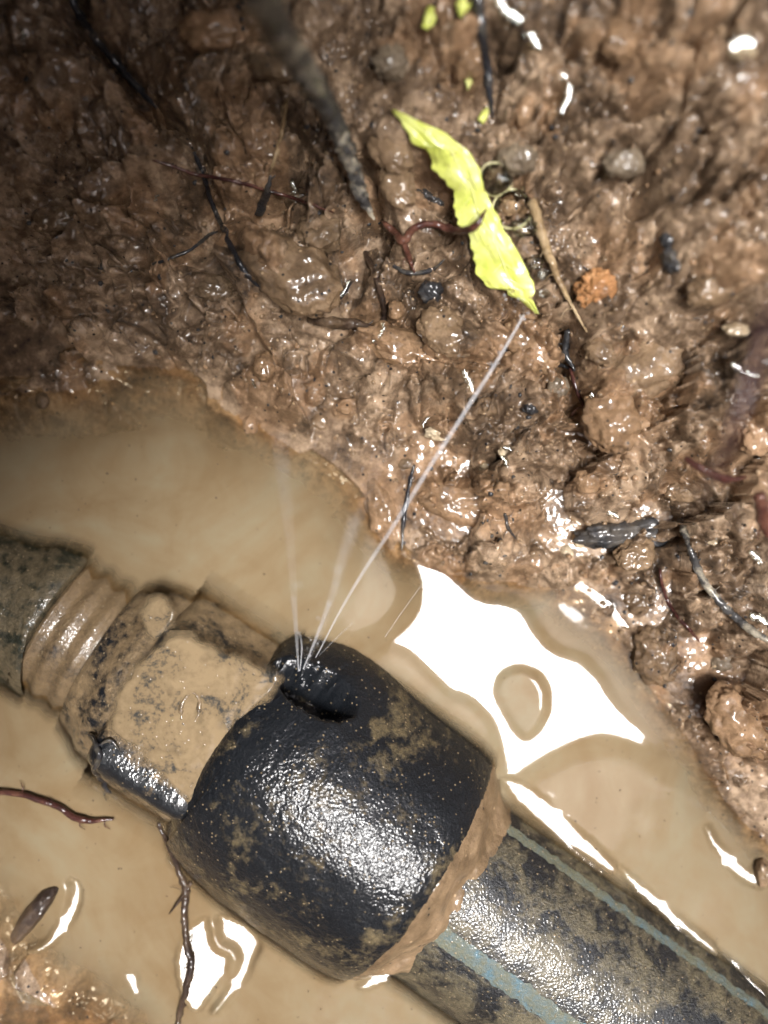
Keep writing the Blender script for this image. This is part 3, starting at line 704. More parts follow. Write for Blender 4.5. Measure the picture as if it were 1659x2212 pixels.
# embossed ring mark on the nut's flat
def ring_mark():
    s0, t0, _ = 0, 0, 0
    x, y, z = px2w(412, 1532, 11.8); a = np.linspace(0, 2*np.pi, 40)
    pts = [(x+2.1*math.cos(t)*0.75+0.4*math.sin(t), y+2.9*math.sin(t), 11.95) for t in a]
    Vv, Ff = tube(pts, [0.6, 0.35, 0.62, 0.25, 0.5], 8, 60, rough=0.5, seed=5); return mesh_obj("embossed_ring", Vv, Ff, M['nut'], nut)
ring_mark()
def blob_mesh(ctr, rad, sub=4, seed=0, rough=0.12, fs=0.35, rot=0.0, tilt=0.0):
    bm = bmesh.new(); bmesh.ops.create_icosphere(bm, subdivisions=sub, radius=1.0)
    v = np.array([p.co[:] for p in bm.verts]); f = [tuple(q.index for q in fc.verts) for fc in bm.faces]; bm.free()
    r = np.mean(rad[:2]); v = np.sign(v)*np.abs(v)**0.9
    n1 = fbm3(v*1.2+seed*3.1, 2, seed)
    v = v*(1+rough*1.5*n1)[:, None]*np.array(rad)
    n2 = fbm3(v/max(0.8, r*0.35)+seed, 4, seed+9, 0.55)
    v = v*(1+rough*0.9*n2)[:, None]
    ct, st_ = math.cos(tilt), math.sin(tilt); v = np.stack([v[:, 0]*ct+v[:, 2]*st_, v[:, 1], -v[:, 0]*st_+v[:, 2]*ct], 1)
    c, s = math.cos(rot), math.sin(rot); v = np.stack([v[:, 0]*c-v[:, 1]*s, v[:, 0]*s+v[:, 1]*c, v[:, 2]], 1)
    return v+np.array(ctr), f
lp = tag(lathe("pipe", LEFT, M['leftpipe'], None, 160, 6, rough=0.16, seed=4), "muddy greenish pipe end entering the coupling at the left edge", "pipe")
pipe = empty("pipe", "black plastic pipe with blue stripes lying in the water at lower right", "pipe")
PR = [(395+i*8, PIPE_R) for i in range(140)]
lathe("pipe_wall", PR, M['pipe'], pipe, 240, 1, rough=0.05, seed=6)
def stripe(t0, t1, seed):
    n = 420; m = 10; s = np.linspace(452*P, 1500*P, n)
    aa = np.linspace(math.asin(t0/PIPE_R), math.asin(t1/PIPE_R), m)
    S, A = np.meshgrid(s, aa, indexing='ij')
    A = A+0.022*fbm2(S/2.5, A*0+seed, 4, seed)
    Rr = PIPE_R+0.10+0.05*fbm2(S/2, A*20, 2, seed+2)
    W = st2w(S, Rr*np.sin(A), ZA+Rr*np.cos(A)).reshape(-1, 3)
    return mesh_obj("stripe", W, grid_faces(n, m), M['stripe'], pipe)
stripe(-17.7, -16.5, 61); stripe(1.5, 5.2, 62)

# clay squeezed between the cap's rim and the pipe
def mud_collar():
    n = 160; m = 34
    a = np.linspace(-1.35, 1.35, n); v = np.linspace(0, 1, m)
    A, Vp = np.meshgrid(a, v, indexing='ij')
    s = (416+Vp*(104+36*fbm2(A*1.7, A*0, 2, 71)))*P
    R = 26.9+(PIPE_R-0.4-26.9)*sstep(0.0, 1.0, Vp**0.8)+0.3*fbm2(A*5, Vp*3, 2, 73)*np.sin(np.pi*Vp)+1.3*np.sin(np.pi*Vp)*np.maximum(fbm2(A*3+3, Vp*2, 2, 75), -0.3)
    R = np.where(Vp > 0.97, PIPE_R-1.0, R)
    W = st2w(s, R*np.sin(A), ZA+R*np.cos(A)).reshape(-1, 3)
    W += (0.12*fbm3(W*1.3, 2, 77))[:, None]*np.array([0.3, 0.3, 1.0])
    return mesh_obj("mud_collar", W, grid_faces(n, m), M['collarmud'])
tag(mud_collar(), "orange clay packed between coupling rim and striped pipe", "mud")

# perched muddy water on the nut's flat
def puddle(name, outline, z, seed, label):
    pts = np.array([px2w(a, b, z)[:2] for a, b in outline])
    x0, y0 = pts.min(0)-1; x1, y1 = pts.max(0)+1; st = 0.28
    gx = np.arange(x0, x1, st); gy = np.arange(y0, y1, st); GX, GY = np.meshgrid(gx, gy)
    GXw = GX+0.5*fbm2(GX/2.5, GY/2.5, 3, seed); GYw = GY+0.5*fbm2(GX/2.5+9, GY/2.5, 3, seed+1)
    m = gblur(np.pad(inpoly(GXw, GYw, [tuple(p) for p in pts]).astype(float), 12), 0.9/st)[12:-12, 12:-12]
    Z = z-1.0+1.05*np.minimum(m*1.6, 1)**0.7+0.04*fbm2(GX/3, GY/3, 2, seed+3)
    keep = m > 0.05
    fq = grid_faces(len(gy), len(gx)); kf = keep.reshape(-1)[fq].all(1)
    o = mesh_obj(name, np.stack([GX, GY, Z], -1).reshape(-1, 3), fq[kf], M['puddle'])
    at = o.data.attributes.new("film", 'FLOAT', 'POINT'); at.data.foreach_set("value", np.clip(m, 0, 1).astype(np.float32).ravel())
    me = o.data; bm = bmesh.new(); bm.from_mesh(me); bmesh.ops.delete(bm, geom=[v for v in bm.verts if not v.link_faces], context='VERTS')
    bm.to_mesh(me); bm.free(); tag(o, label, "puddle"); return o
def puddle_mat():
    m, nt, b = newmat("puddle_mud"); n = NB(nt); L = nt.links
    f = n.math('ADD', n.math('MULTIPLY', n.noise(6, 4, 0.6, 0.8, off=7), 0.7), n.math('MULTIPLY', n.noise(0.8, 3, 0.6, off=9), 0.3))
    col = n.ramp(f, [(0.37, (0.045, 0.044, 0.040)), (0.46, (0.19, 0.138, 0.080)), (0.58, (0.235, 0.172, 0.100))])
    L.new(col, b.inputs["Base Color"]); b.inputs["Roughness"].default_value = 0.10; b.inputs["IOR"].default_value = 1.34
    L.new(n.ramp(n.math('ADD', n.attr("film"), n.math('MULTIPLY', n.math('SUBTRACT', n.noise(5, 2, 0.5, off=7), 0.5), 1.8)), [(0.05, 0.0), (0.75, 1.0)]), b.inputs["Alpha"])
    d, _ = n.voro(1.6)
    L.new(n.bump(n.math('ADD', n.noise(1.5, 3, 0.5), n.ramp(d, [(0.05, 1.0), (0.13, 0.0)])), 0.03), b.inputs["Normal"]); return m
M['puddle'] = puddle_mat()
puddle("puddle", [(382,1372),(430,1388),(520,1425),(590,1455),(612,1464),(590,1490),(545,1530),(500,1580),(465,1650),(436,1735),(398,1722),(350,1672),(296,1626),(252,1588),(240,1545),(262,1490),(300,1440),(345,1388)], 12.25, 201, "smooth tan muddy puddle on the nut's top face beside the dome")
puddle("puddle", [(300,1318),(330,1292),(372,1300),(380,1330),(350,1372),(325,1378),(318,1350)], 9.9, 207, "small tan muddy puddle on the collar above the nut")

# ================================================================== leaf
def leaf():
    left = [(845,238),(868,262),(878,287),(896,312),(922,322),(932,350),(936,368),(958,386),(980,410),(982,428),(978,446),(990,482),(1007,503),(1016,530),(1024,561),(1031,592),(1045,612),(1060,623),(1092,626),(1103,640),(1132,657),(1154,676)]
    right = [(849,236),(905,262),(962,288),(1008,322),(1034,361),(1046,405),(1062,440),(1084,488),(1112,532),(1130,565),(1143,595),(1153,612),(1155,628),(1150,645),(1156,660),(1164,679)]
    n = 200; m = 34
    yy = np.linspace(238, 678, n); ss = np.linspace(0, 1, n)
    xl = np.interp(yy, [p[1] for p in left], [p[0] for p in left]); xr = np.interp(yy, [p[1] for p in right], [p[0] for p in right])
    wd = np.maximum(xr-xl, 3.0)
    sc = np.minimum(1, wd/50)
    tooth = (4.0*(np.abs(((ss*17+0.6*gn2(ss*9, ss*0, 5)) % 1.0)-0.5)-0.25)*2+5*gn2(ss*24, ss*0+0.5, 7))*sc
    toothr = 3*gn2(ss*26, ss*0+4.5, 9)*sc
    u = np.linspace(0, 1, m)[None, :]
    PX = xl[:, None]+u*wd[:, None]+tooth[:, None]*np.maximum(1-u/0.22, 0)+toothr[:, None]*np.maximum(1-(1-u)/0.2, 0); PY = yy[:, None]+14*(u-0.5)*sc[:, None]*0
    zb = ray_find(terr, PX.ravel(), PY.ravel()).reshape(n, m)
    zb = np.maximum(zb, ray_find(base_h, PX.ravel(), PY.ravel()).reshape(n, m))
    for _ in range(10): zb = np.maximum(zb, np.roll(zb, 1, 0)*(np.arange(n) > 0)[:, None]-0.03); zb = np.maximum(zb, np.roll(zb, -1, 0)*(np.arange(n) < n-1)[:, None]-0.03)
    zb = np.maximum(zb, zb.max(1)[:, None]-0.9)
    zz = np.maximum(zb, 1.0)+0.7+0.8*np.sin(u*np.pi)*np.minimum(1, wd/60)[:, None]+0.9*u-0.2*np.exp(-((u-0.58)/0.10)**2)
    for _ in range(40): zz[1:-1] = (zz[:-2]+zz[1:-1]*2+zz[2:])/4
    kk = (CAM_H-zz)/F
    V_ = np.stack([(PX-829.5)*kk, (1106-PY)*kk, zz], -1).reshape(-1, 3)
    V_[:, 2] += 0.25*fbm3(V_/4.0, 2, 9)
    o = mesh_obj("leaf", V_, grid_faces(n, m), M['leaf'])
    md = o.modifiers.new("thickness", 'SOLIDIFY'); md.thickness = 0.12*MM; md.offset = 0
    G = V_.reshape(n, m, 3); tone = M['vein']
    Vv, Ff = tube(G[4:-6:9, 19]+np.array([0, 0, 0.08]), [0.10, 0.24, 0.26, 0.22, 0.12], 8, 120, 0.1, 3); mesh_obj("midrib", Vv, Ff, tone, o)
    for r0 in range(30, 170, 17):
        for c1, dr in ((5, 16), (29, 14)):
            q = [G[r0, 19], G[min(n-2, r0+dr//2), (19+c1)//2], G[min(n-2, r0+dr), c1]]
            Vv, Ff = tube([p+np.array([0, 0, 0.05]) for p in q], [0.13, 0.1, 0.04], 6, 24, 0.1, r0); mesh_obj("vein", Vv, Ff, tone, o)
    return o
tag(leaf(), "torn yellow-green leaf with ragged edge stuck on the mud bank", "leaf")
def leaf_bit(px, py, r, seed, label, ang):
    x, y, z = hit(px, py); n = 14; V_ = [(x, y, z+1.2)]
    for k in range(n):
        a = 2*math.pi*k/n; rr = r*(0.7+0.5*random.random())
        dx, dy = rr*math.cos(a)*1.5, rr*math.sin(a)*0.7; c, s = math.cos(ang), math.sin(ang)
        V_.append((x+dx*c-dy*s, y+dx*s+dy*c, z+0.7+0.5*random.random()))
    Fc = [(0, 1+k, 1+(k+1) % n) for k in range(n)]
    o = mesh_obj("leaf_scrap", V_, Fc, M['leaf']); md = o.modifiers.new("thickness", 'SOLIDIFY'); md.thickness = 0.2*MM
    tag(o, label, "leaf")
leaf_bit(925, 45, 1.5, 1, "blurred yellow-green leaf scrap at the top edge", 1.2)
leaf_bit(1000, 10, 1.6, 2, "faint green leaf scrap at the very top, right of the black root", 1.4)
leaf_bit(1045, 255, 1.0, 3, "small green leaf scrap just right of the torn leaf's upper end", 1.0)
leaf_bit(1012, 178, 0.9, 4, "tiny green leaf scrap above the torn leaf", 1.5)
def bubble(px, py, r, label):
    x, y, z = hit(px, py); bm = bmesh.new(); bmesh.ops.create_uvsphere(bm, u_segments=40, v_segments=24, radius=r)
    v = np.array([p.co[:] for p in bm.verts]); f = [tuple(q.index for q in fc.verts) for fc in bm.faces]; bm.free()
    o = mesh_obj("bubble", v+np.array([x, y, z+r*0.35]), f, M['film']); tag(o, label, "bubble", "bubbles beside the leaf")
bubble(1072, 388, 2.5, "clear water bubble on the leaf's right edge, upper of two")
bubble(1108, 452, 2.9, "larger clear bubble right of the leaf, lower of two")
bubble(1020, 866, 0.9, "tiny clear bubble at the jet's glint on the mud")
bubble(1321, 962, 0.9, "tiny round bubble on the mud at the end of the crack")
bubble(375, 1552, 0.7, "tiny bubble on the nut's puddle left of the ring mark")

def drop(px, py, r, label, k=0.5):
    x, y, z = hit(px, py); V_, F_ = blob_mesh((x, y, z+r*0.5+1.2), (r, r*0.8, r*0.6), 4, int(px), 0.16, rot=px)
    tag(mesh_obj("water_drop", V_, F_, M['glass']), label, "water drop", "clear drops splashed beside the leaf")
for q in ((1085,395,1.6,"clear splash drop between the two bubbles"),(1118,420,1.2,"clear splash drop above the straw's top"),(1128,500,1.9,"large clear splash drop between leaf and straw"),(1150,575,1.5,"clear splash drop at the leaf's lower right edge"),(1172,600,1.1,"clear splash drop beside the straw's middle"),(1172,640,0.9,"small clear drop at the leaf's tip")):
    drop(*q)
# ================================================================== roots, twigs
def root(name, path, rad, mat, label, cat="root", rough=0.35, seed=0, wob=0.12, nseg=10, absz=False, group=None, hairs=None):
    if absz: pts = [px2w(*p) for p in path]
    else:
        pp = catmull(np.array([(p[0], p[1], p[2] if len(p) == 3 else 0.3) for p in path], float), 5*len(path))
        zz = ray_find(surf_f, pp[:, 0], pp[:, 1])
        for _ in range(3): zz[1:-1] = np.maximum(zz[1:-1], (zz[:-2]+zz[2:])/2)
        for _ in range(2): zz[1:-1] = (zz[:-2]+2*zz[1:-1]+zz[2:])/4
        pts = [px2w(a, b, z+d) for (a, b, d), z in zip(pp, zz)]
    L_ = sum(np.linalg.norm(np.array(a)-np.array(b)) for a, b in zip(pts[:-1], pts[1:]))
    V_, F_ = tube(pts, [0.82*r for r in rad[:-1]]+[min(0.4*rad[-1], 0.2)], nseg, max(20, int(L_*2.2)), rough, seed, wob)
    cl = catmull(pts, 60); rs = np.random.RandomState(seed+900); V_ = [V_]; F_ = list(F_); base = len(V_[0])
    for h in range(hairs if hairs is not None else max(2, int(L_/5))):       # hair roots
        q = cl[rs.randint(4, 56)]; a = rs.rand()*6.28; l = 0.8+2.2*rs.rand(); r0 = min(0.16, 0.3*min(rad))
        hp = [q, q+np.array([math.cos(a)*l*0.5, math.sin(a)*l*0.5, 0.15]), q+np.array([math.cos(a+0.5)*l, math.sin(a+0.5)*l, -0.35])]
        v2, f2 = tube(hp, [r0, r0*0.8, 0.04], 5, 8); V_.append(v2); F_ += [tuple(i+base for i in f) for f in f2]; base += len(v2)
    return tag(mesh_obj(name, np.vstack(V_), F_, mat), label, cat, group)
root("root", [(545,-40,66),(600,60,54),(655,150,43),(712,240,33),(750,330,26),(780,420,20),(808,475,17)], [2.4,2.3,2.2,1.9,1.7,1.4,1.0], M['greyroot'], "thick blurred black and tan root hanging down from the top edge", seed=1, absz=True, rough=0.45, nseg=16)
root("root", [(1030,-30),(1045,100),(1055,180),(1064,255)], [0.9,1.0,0.9,0.4], M['blackroot'], "blurred dark straight root above the leaf at the top", seed=2)
root("root", [(826,478,1.2),(850,500,1.0),(872,520,1.0),(895,492,1.4),(935,484,1.8),(985,498,4.6),(1025,490,5.8),(1050,452,6.2)], [0.55,0.8,0.9,0.75,0.7,0.8,0.85,0.4], M['redroot'], "dark red forked rootlet lying across the yellow leaf", seed=3, rough=0.2)
root("root", [(872,520,0.6),(885,560,0.3),(895,590,0.3)], [0.7,0.6,0.3], M['redroot'], "short dark red rootlet running down below the red fork", seed=4, rough=0.2)
root("root", [(-20,1708,1.0),(60,1718,1.0),(120,1742,1.0),(180,1772,0.9),(245,1770,0.7)], [0.65,0.7,0.75,0.8,0.5], M['redroot'], "red-brown rootlet floating on the water at the left edge", seed=5, rough=0.15, wob=0.25)
root("root", [(342,1778,0.6),(362,1822,0.5),(385,1878,0.5),(402,1925,0.5),(398,1980,1.0),(405,2045,1.5),(412,2085,1.7),(402,2140,1.7),(388,2190,0.8),(380,2240,0.8)], [0.55,0.6,0.6,0.9,0.75,0.8,0.9,0.85,0.8,0.7], M['bark'], "knobbly dark brown root trailing from the coupling to the bottom edge", seed=6, rough=0.4)
root("root", [(412,1905,0.5),(395,1935,0.8),(365,1975,0.5)], [0.5,0.5,0.2], M['bark'], "short side rootlet crossing the knobbly brown root", seed=7)
root("root", [(195,1590,0.5),(215,1625,0.5),(205,1665,0.4),(225,1690,0.5),(240,1715,0.4)], [0.6,0.7,0.6,0.7,0.4], M['blackroot'], "black crinkled rootlet clinging to the nut's lower edge", seed=8, wob=0.5)
root("root", [(210,1610,0.4),(240,1600,0.6),(260,1625,0.4)], [0.3,0.4,0.2], M['blackroot'], "tiny black rootlet curling onto the nut's lower corner", seed=9)
root("root", [(1655,640,74),(1640,740,76),(1600,880,76),(1555,990,72),(1505,1085,62)], [0.5,0.7,0.8,0.7,0.5], M['purpleroot'], "blurred purple-brown root crossing in front at the right edge", seed=10, absz=True)
root("root", [(1480,990,26),(1520,1015,27),(1570,1035,26),(1610,1030,24)], [0.6,0.8,0.8,0.5], M['redroot'], "dark maroon root stub behind the blurred root at right", seed=11, absz=True)
root("root", [(1470,1125),(1490,1180),(1512,1240),(1545,1290),(1590,1335),(1640,1372),(1680,1390)], [0.7,0.85,0.9,0.9,0.9,0.9,0.8], M['greyroot'], "pale grey glistening root winding down the right bank", seed=12, rough=0.4)
root("root", [(418,330),(440,380),(458,440),(480,490),(505,545),(540,600),(590,640)], [0.5,0.5,0.55,0.55,0.6,0.6,0.5], M['blackroot'], "long black rootlet running down the dark upper left bank", seed=13)
root("root", [(150,-10),(190,60),(240,120),(300,190),(340,235)], [0.8,0.9,0.9,0.8,0.4], M['blackroot'], "dark root sloping from the top edge over the dark bank", seed=14)
root("root", [(620,215),(612,270),(598,330),(582,375)], [0.35,0.4,0.5,0.6], M['paleroot'], "thin pale rootlet standing on the dark bank left of the hanging root", seed=15)
root("root", [(330,345),(420,375),(520,395),(640,430),(720,460)], [0.3,0.4,0.4,0.4,0.3], M['redroot'], "thin reddish rootlet crossing the dark bank", seed=16)
root("root", [(668,690,0.8),(715,696,1.2),(765,700,1.2),(812,706,0.8)], [0.9,1.3,1.3,0.8], M['bark'], "stubby dark bark twig lying level in the middle of the bank", "twig", seed=17, nseg=14)
root("root", [(790,545),(812,600),(826,650),(830,690),(812,745)], [0.6,0.7,0.7,0.6,0.3], M['bark'], "shiny brown rootlet hooking down past the bark twig's end", seed=18)
root("root", [(895,1005),(882,1060),(872,1120),(868,1190)], [0.35,0.55,0.6,0.3], M['blackroot'], "black sliver of root pointing down to the bright reflection", seed=19)
root("root", [(1228,715),(1222,760),(1240,800)], [0.9,0.8,0.5], M['charcoal'], "black crumbly root in the crack below the leaf", seed=20)
root("root", [(1180,790),(1210,788),(1242,800)], [0.4,0.5,0.4], M['charcoal'], "thin black root joining the crack from the left", seed=21)
root("root", [(1150,435,1.2),(1175,520,1.4),(1200,590,1.0),(1230,650,0.6),(1268,718,0.5)], [1.1,1.0,0.7,0.45,0.3], M['paleroot'], "pale tan straw lying along the right of the leaf", "straw", seed=22)
root("root", [(1232,795),(1252,860),(1285,915),(1310,950)], [0.4,0.5,0.5,0.3], M['redroot'], "red-brown rootlet lying in the long crack", seed=23)
root("root", [(1425,1230),(1435,1280),(1455,1320),(1490,1360),(1510,1385)], [0.35,0.4,0.4,0.45,0.3], M['redroot'], "dark thin rootlet on the lower right bank", seed=24)
root("root", [(1090,1110),(1098,1140),(1115,1165)], [0.35,0.45,0.2], M['charcoal'], "short black thread on the big ochre lump", seed=25)
root("root", [(330,570),(400,545),(450,510),(470,500)], [0.3,0.4,0.4,0.3], M['blackroot'], "black rootlet branching left on the dark bank", seed=26)
root("root", [(560,460),(575,420),(585,380)], [1.0,0.9,0.5], M['charcoal'], "black root stub under the pale standing rootlet", seed=27)
root("root", [(850,575),(880,590),(930,585),(960,560)], [0.4,0.5,0.5,0.3], M['blackroot'], "black rootlet arching beneath the leaf's left edge", seed=28)
root("root", [(1640,1070,30),(1650,1130,26),(1665,1170,24)], [1.2,1.3,1.2], M['redroot'], "maroon root end at the right edge", seed=29, absz=True)
for cx, cy, rr, lb in ((1070,388,36,"pale translucent fibre curled round the upper bubble by the leaf"), (1106,452,42,"pale translucent fibre curled round the lower bubble by the leaf")):
    root("curled_fibre", [(cx+rr*math.cos(a), cy+rr*math.sin(a), 1.6+0.3*math.sin(3*a)) for a in np.linspace(0.4, 5.6, 9)], [0.2]+[0.3]*7+[0.15], M['fibre'], lb, "fibre", seed=40+cx % 7, hairs=3, rough=0.2)
root("root", [(690,660),(735,640),(760,610)], [0.5,0.6,0.4], M['blackroot'], "black wet rootlet above the bark twig", seed=30)
# ---- charcoal chip, floating seed pod
def blobobj(name, px, py, rad, mat, label, cat, rot=0.0, sink=0.35, sub=4, seed=0, rough=0.13, group=None, fs=0.35, z=None):
    x, y, zz = hit(px, py) if z is None else px2w(px, py, z)
    c = (x, y, zz+rad[2]*(1-2*sink)-rad[2]*0.15)
    V_, F_ = blob_mesh(c, rad, sub, seed, rough, fs, math.radians(rot))
    return tag(mesh_obj(name, V_, F_, mat), label, cat, group)
blobobj("charcoal_chip", 1345, 1152, (8.6, 2.6, 2.0), M['charcoal'], "long charred black wood chip lying on the right bank", "wood chip", rot=4, seed=41, rough=0.2, sub=5, sink=0.1)
blobobj("seed_pod", 72, 1976, (6.6, 1.7, 1.5), M['bark'], "brown rounded stick half sunk in the muddy water at lower left", "stick", rot=52, seed=42, rough=0.07, sub=5, sink=0.35, z=0.2)
# ================================================================== clods, stones
for k, (px, py, rx, ry, rz, rot, mt, lb, ct) in enumerate(S_):
    blobobj(ct.replace(' ', '_'), px, py, (rx*0.85, ry*0.85, rz*0.85), M[mt], lb, ct, rot=rot, sink={'orange': 0.52, 'cream': 0.45, 'charcoal': 0.6, 'greymud': 0.55}.get(mt, 0.66), sub=5 if rx > 2.5 else 4, seed=300+k*3, rough=0.22 if mt in ('orange', 'charcoal') else 0.13)
# ---- grit: too small to count
def grit():
    bm = bmesh.new(); bmesh.ops.create_icosphere(bm, subdivisions=1, radius=1.0)
    v0 = np.array([p.co[:] for p in bm.verts]); f0 = np.array([[q.index for q in fc.verts] for fc in bm.faces]); bm.free()
    rs = np.random.RandomState(5); N = 6500
    q = np.array([px2w(a, b, 12)[:2] for a, b in zip(rs.rand(N)*1700-20, rs.rand(N)*1750-20)])
    z = terr(q[:, 0], q[:, 1]); q = q[z > 0.2]; z = z[z > 0.2]; N = len(q)
    r = 0.13+0.62*rs.rand(N)**4.0; a = rs.rand(N)*6.28; fl = 0.6+0.5*rs.rand(N); kind = rs.choice([0, 1, 2], N, p=[0.60, 0.26, 0.14])
    vv = v0[None]+0*q[:, None, :1]
    nn = fbm3((vv*1.1+np.arange(N)[:, None, None]*1.7).reshape(-1, 3), 2, 3).reshape(N, -1)
    vv = vv*(1+0.3*nn)[..., None]*r[:, None, None]; x_ = vv[..., 0]; y_ = vv[..., 1]*fl[:, None]
    ca, sa = np.cos(a)[:, None], np.sin(a)[:, None]
    vv = np.stack([x_*ca-y_*sa+q[:, 0, None], x_*sa+y_*ca+q[:, 1, None], vv[..., 2]*0.7+(z-r*0.15)[:, None]], -1)
    VV = {}; FF = {}
    for k in range(3):
        w_ = vv[kind == k]; VV[k] = w_.reshape(-1, 3); FF[k] = (f0[None]+(np.arange(len(w_))*len(v0))[:, None, None]).reshape(-1, 3)
    for k, (mt, lb) in enumerate((('clod', "fine brown clay crumbs over the bank"), ('ochre', "fine orange grit over the bank"), ('charcoal', "fine black charcoal grit over the bank"))):
        tag(mesh_obj("grit", VV[k], FF[k], M[mt]), lb, "grit", kind='stuff')
grit()
def flecks():
    rs = np.random.RandomState(11); VV = []; FF = []; n0 = 0
    for k in range(420):
        px, py = rs.rand()*1659, 820+rs.rand()*1392
        x, y, _ = px2w(px, py, 0)
        zt = float(max(terr(np.array([x]), np.array([y]))[0], fit_top(np.array([x]), np.array([y]))[0]))
        if zt > -0.6: continue
        i_ = int(round((x+100)/WST)); j_ = int(round((y+130)/WST)); z = float(WZ[j_, i_])
        v, f = blob_mesh((x, y, z+0.01), (0.08+0.22*rs.rand()**3, 0.08+0.1*rs.rand(), 0.06), 1, k, 0.2, rot=rs.rand()*6)
        VV.append(v); FF += [tuple(i+n0 for i in q) for q in f]; n0 += len(v)
    tag(mesh_obj("floating_flecks", np.vstack(VV), FF, M['bark']), "tiny dark flecks floating on the muddy water", "flecks", kind='stuff')
flecks()
# ---- clear ribbons added on the bank, tilted to mirror the sun as glints
def film(path, w, label, clear=0.35):
    pp = catmull(np.array(path, float), 10*len(path)); n = len(pp); tg = np.gradient(pp, axis=0); tg /= np.linalg.norm(tg, axis=1)[:, None]+1e-9
    nn = np.stack([-tg[:, 1], tg[:, 0]], 1); m = 9; u = np.linspace(-1, 1, m); tt = np.linspace(-1, 1, n)
    ww = w*0.5*np.sqrt(np.maximum(1-tt**4, 0.02))*(1+0.5*gn2(tt*2.2+path[0][0], tt*0, 17))
    Q = pp[:, None, :]+nn[:, None, :]*(u[None, :]*ww[:, None])[..., None]+4*gn2(tt*3, tt*0+path[0][1], 19)[:, None, None]*nn[:, None, :]
    zt = ray_find(surf_f, Q[..., 0].ravel(), Q[..., 1].ravel()).reshape(n, m)
    zc = float(np.percentile(zt, 60)); cx, cy, _ = px2w(*pp.mean(0), zc); d0 = CAM_H-zc
    bx_, by_ = SUN_DIR[0]/SUN_DIR[2]*d0, SUN_DIR[1]/SUN_DIR[2]*d0
    k = d0/F; x = (Q[..., 0]-829.5)*k; y = (1106-Q[..., 1])*k
    z = ((x-bx_)**2+(y-by_)**2-(cx-bx_)**2-(cy-by_)**2)/(4*d0)
    z = z-0.25*np.abs(u)[None, :]**4+zc
    z += max(0.0, float(np.percentile(zt-z, 85)))+clear
    o = mesh_obj("glint_ribbon", np.stack([x, y, z], -1).reshape(-1, 3), grid_faces(n, m), M['film'])
    md = o.modifiers.new("thickness", 'SOLIDIFY'); md.thickness = 0.25*MM; md.offset = -1
    tag(o, label, "water film", "ribbons added on the bank for glints")
for q in (([(1066,-5),(1088,30),(1120,48),(1142,70),(1170,108)], 24, "long curved white water glint at the top right"), ([(1212,165),(1226,185),(1229,205),(1214,248)], 18, "crescent water glint above the orange pebble"),
 ([(1572,112),(1598,100),(1624,108)], 40, "broad blurred water glint in the top right corner"), ([(1000,800),(1013,825),(1023,856)], 15, "feathered water glint where the long jet crosses"),
 ([(1274,850),(1288,868),(1302,888)], 15, "white water glint beside the long crack"), ([(1082,968),(1098,972),(1116,976)], 9, "flat water glint right of the long jet, upper of two"), ([(1080,984),(1090,996),(1096,1012)], 9, "hooked water glint right of the long jet, lower of two"),
 ([(1575,785),(1600,806),(1636,818)], 12, "forked water glint under the cream pebble"), ([(1615,1190),(1632,1205),(1650,1228)], 14, "slanted water glint near the pale stone at right"), ([(930,898),(918,912),(912,926)], 7, "small hooked water glint left of the pale oval pebble"),
 ([(700,668),(738,645),(758,612)], 7, "thin curved water glint above the bark twig"), ([(806,748),(824,730),(830,705)], 7, "thin water glint at the bark twig's right end"), ([(1308,1104),(1322,1112),(1334,1118)], 12, "water glint on the clay above the charred chip"),
 ([(1618,1328),(1640,1336),(1662,1352)], 20, "bright water glint at the right edge below the grey root"), ([(626,382),(634,400),(640,424)], 7, "small water glint on the dark knob left of the hanging root"), ([(1140,470),(1165,500),(1180,545)], 10, "curved water glint along the straw"),
 ([(985,372),(992,382),(998,394)], 12, "white glint of water on the leaf's upper fold", 2.2), ([(40,55),(52,75),(48,92)], 6, "small water glint near the top left corner"), ([(335,440),(342,428),(343,415)], 5, "tiny hooked water glint on the dark bank"), ([(545,818),(548,828),(552,838)], 5, "tiny water glint at the left waterline")):
    film(*q)
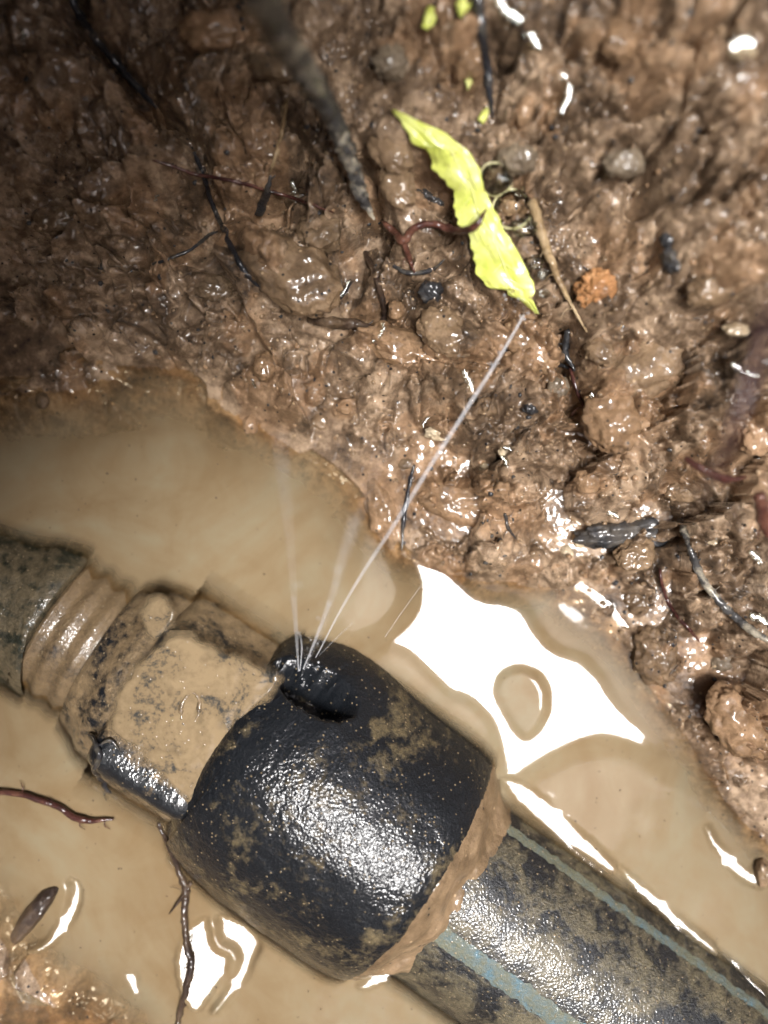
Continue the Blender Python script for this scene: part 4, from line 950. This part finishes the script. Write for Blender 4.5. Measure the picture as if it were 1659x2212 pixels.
# ================================================================== water jets from the split
def jet(path, rad, mat, label, n=60):
    V_, F_ = tube([px2w(*p) for p in path], [0.75*r for r in rad], 8, n, 0.18, 5, 0.05); tag(mesh_obj("water_jet", V_, F_, mat), label, "water jet", "jets spraying from the split coupling")
jet([(682,1420,15),(760,1275,24),(860,1120,29),(940,990,30),(1020,865,29),(1080,770,26),(1132,680,22)], [0.10,0.16,0.20,0.25,0.28,0.28,0.22], M['jet'], "longest water jet, running from the split up to the leaf tip")
jet([(645,1450,15),(638,1330,32),(628,1190,46),(612,1030,58),(602,930,64)], [0.12,0.16,0.18,0.2,0.2], M['spray'], "leftmost water jet, nearly straight up the picture")
jet([(645,1450,15),(640,1370,26),(634,1290,36)], [0.14,0.15,0.1], M['jet'], "short bright base of the leftmost water jet")
jet([(655,1445,15),(690,1360,26),(715,1290,36),(740,1200,46),(765,1120,54)], [0.12,0.25,0.35,0.4,0.4], M['spray'], "broad hazy water jet in the middle of the fan")
jet([(655,1445,15),(688,1365,25),(712,1300,32)], [0.15,0.2,0.16], M['jet'], "short bright base of the middle water jet")
jet([(660,1445,15),(705,1340,28),(752,1190,44),(800,1050,54),(840,950,60)], [0.08,0.1,0.14,0.16,0.18], M['spray'], "faint thin jet just right of the middle one")
jet([(648,1448,15),(652,1400,18),(648,1370,20)], [0.1,0.1,0.06], M['jet'], "tiny short jet beside the leftmost one")
jet([(690,1415,14),(720,1385,17),(762,1345,20)], [0.08,0.1,0.05], M['spray'], "tiny short jet leaning right at the split")
jet([(832,1375,6),(870,1320,10),(912,1262,13)], [0.12,0.12,0.08], M['spray'], "faint lone streak left of the bright reflection")
# fine drops thrown off by the jets
def spray():
    rs = np.random.RandomState(23); bm = bmesh.new(); bmesh.ops.create_icosphere(bm, subdivisions=2, radius=1.0)
    v0 = np.array([p.co[:] for p in bm.verts]); f0 = np.array([[q.index for q in fc.verts] for fc in bm.faces]); bm.free()
    VV = []; FF = []
    lines = [([(682,1420,15),(860,1120,29),(1020,865,29),(1132,680,22)], 26, 5), ([(645,1450,15),(628,1190,46),(602,930,64)], 24, 6), ([(655,1445,15),(715,1290,36),(765,1120,54)], 30, 9), ([(1132,690,21),(1120,660,24),(1150,640,24)], 40, 26), ([(650,1452,15),(690,1400,20)], 26, 16)]
    for pl, n, sp in lines:
        c = catmull(np.array(pl, float), 80)
        for k in range(n):
            p = c[rs.randint(8, 80)]; r = 0.05+0.16*rs.rand()**3
            q = np.array(px2w(p[0]+rs.normal()*sp, p[1]+rs.normal()*sp, p[2]+rs.normal()*1.0))
            FF.append(f0+len(VV)*len(v0)); VV.append(v0*r+q)
    tag(mesh_obj("spray_drops", np.concatenate(VV), np.concatenate(FF), M['jet']), "fine spray drops thrown off by the jets", "spray", kind='stuff')
spray()
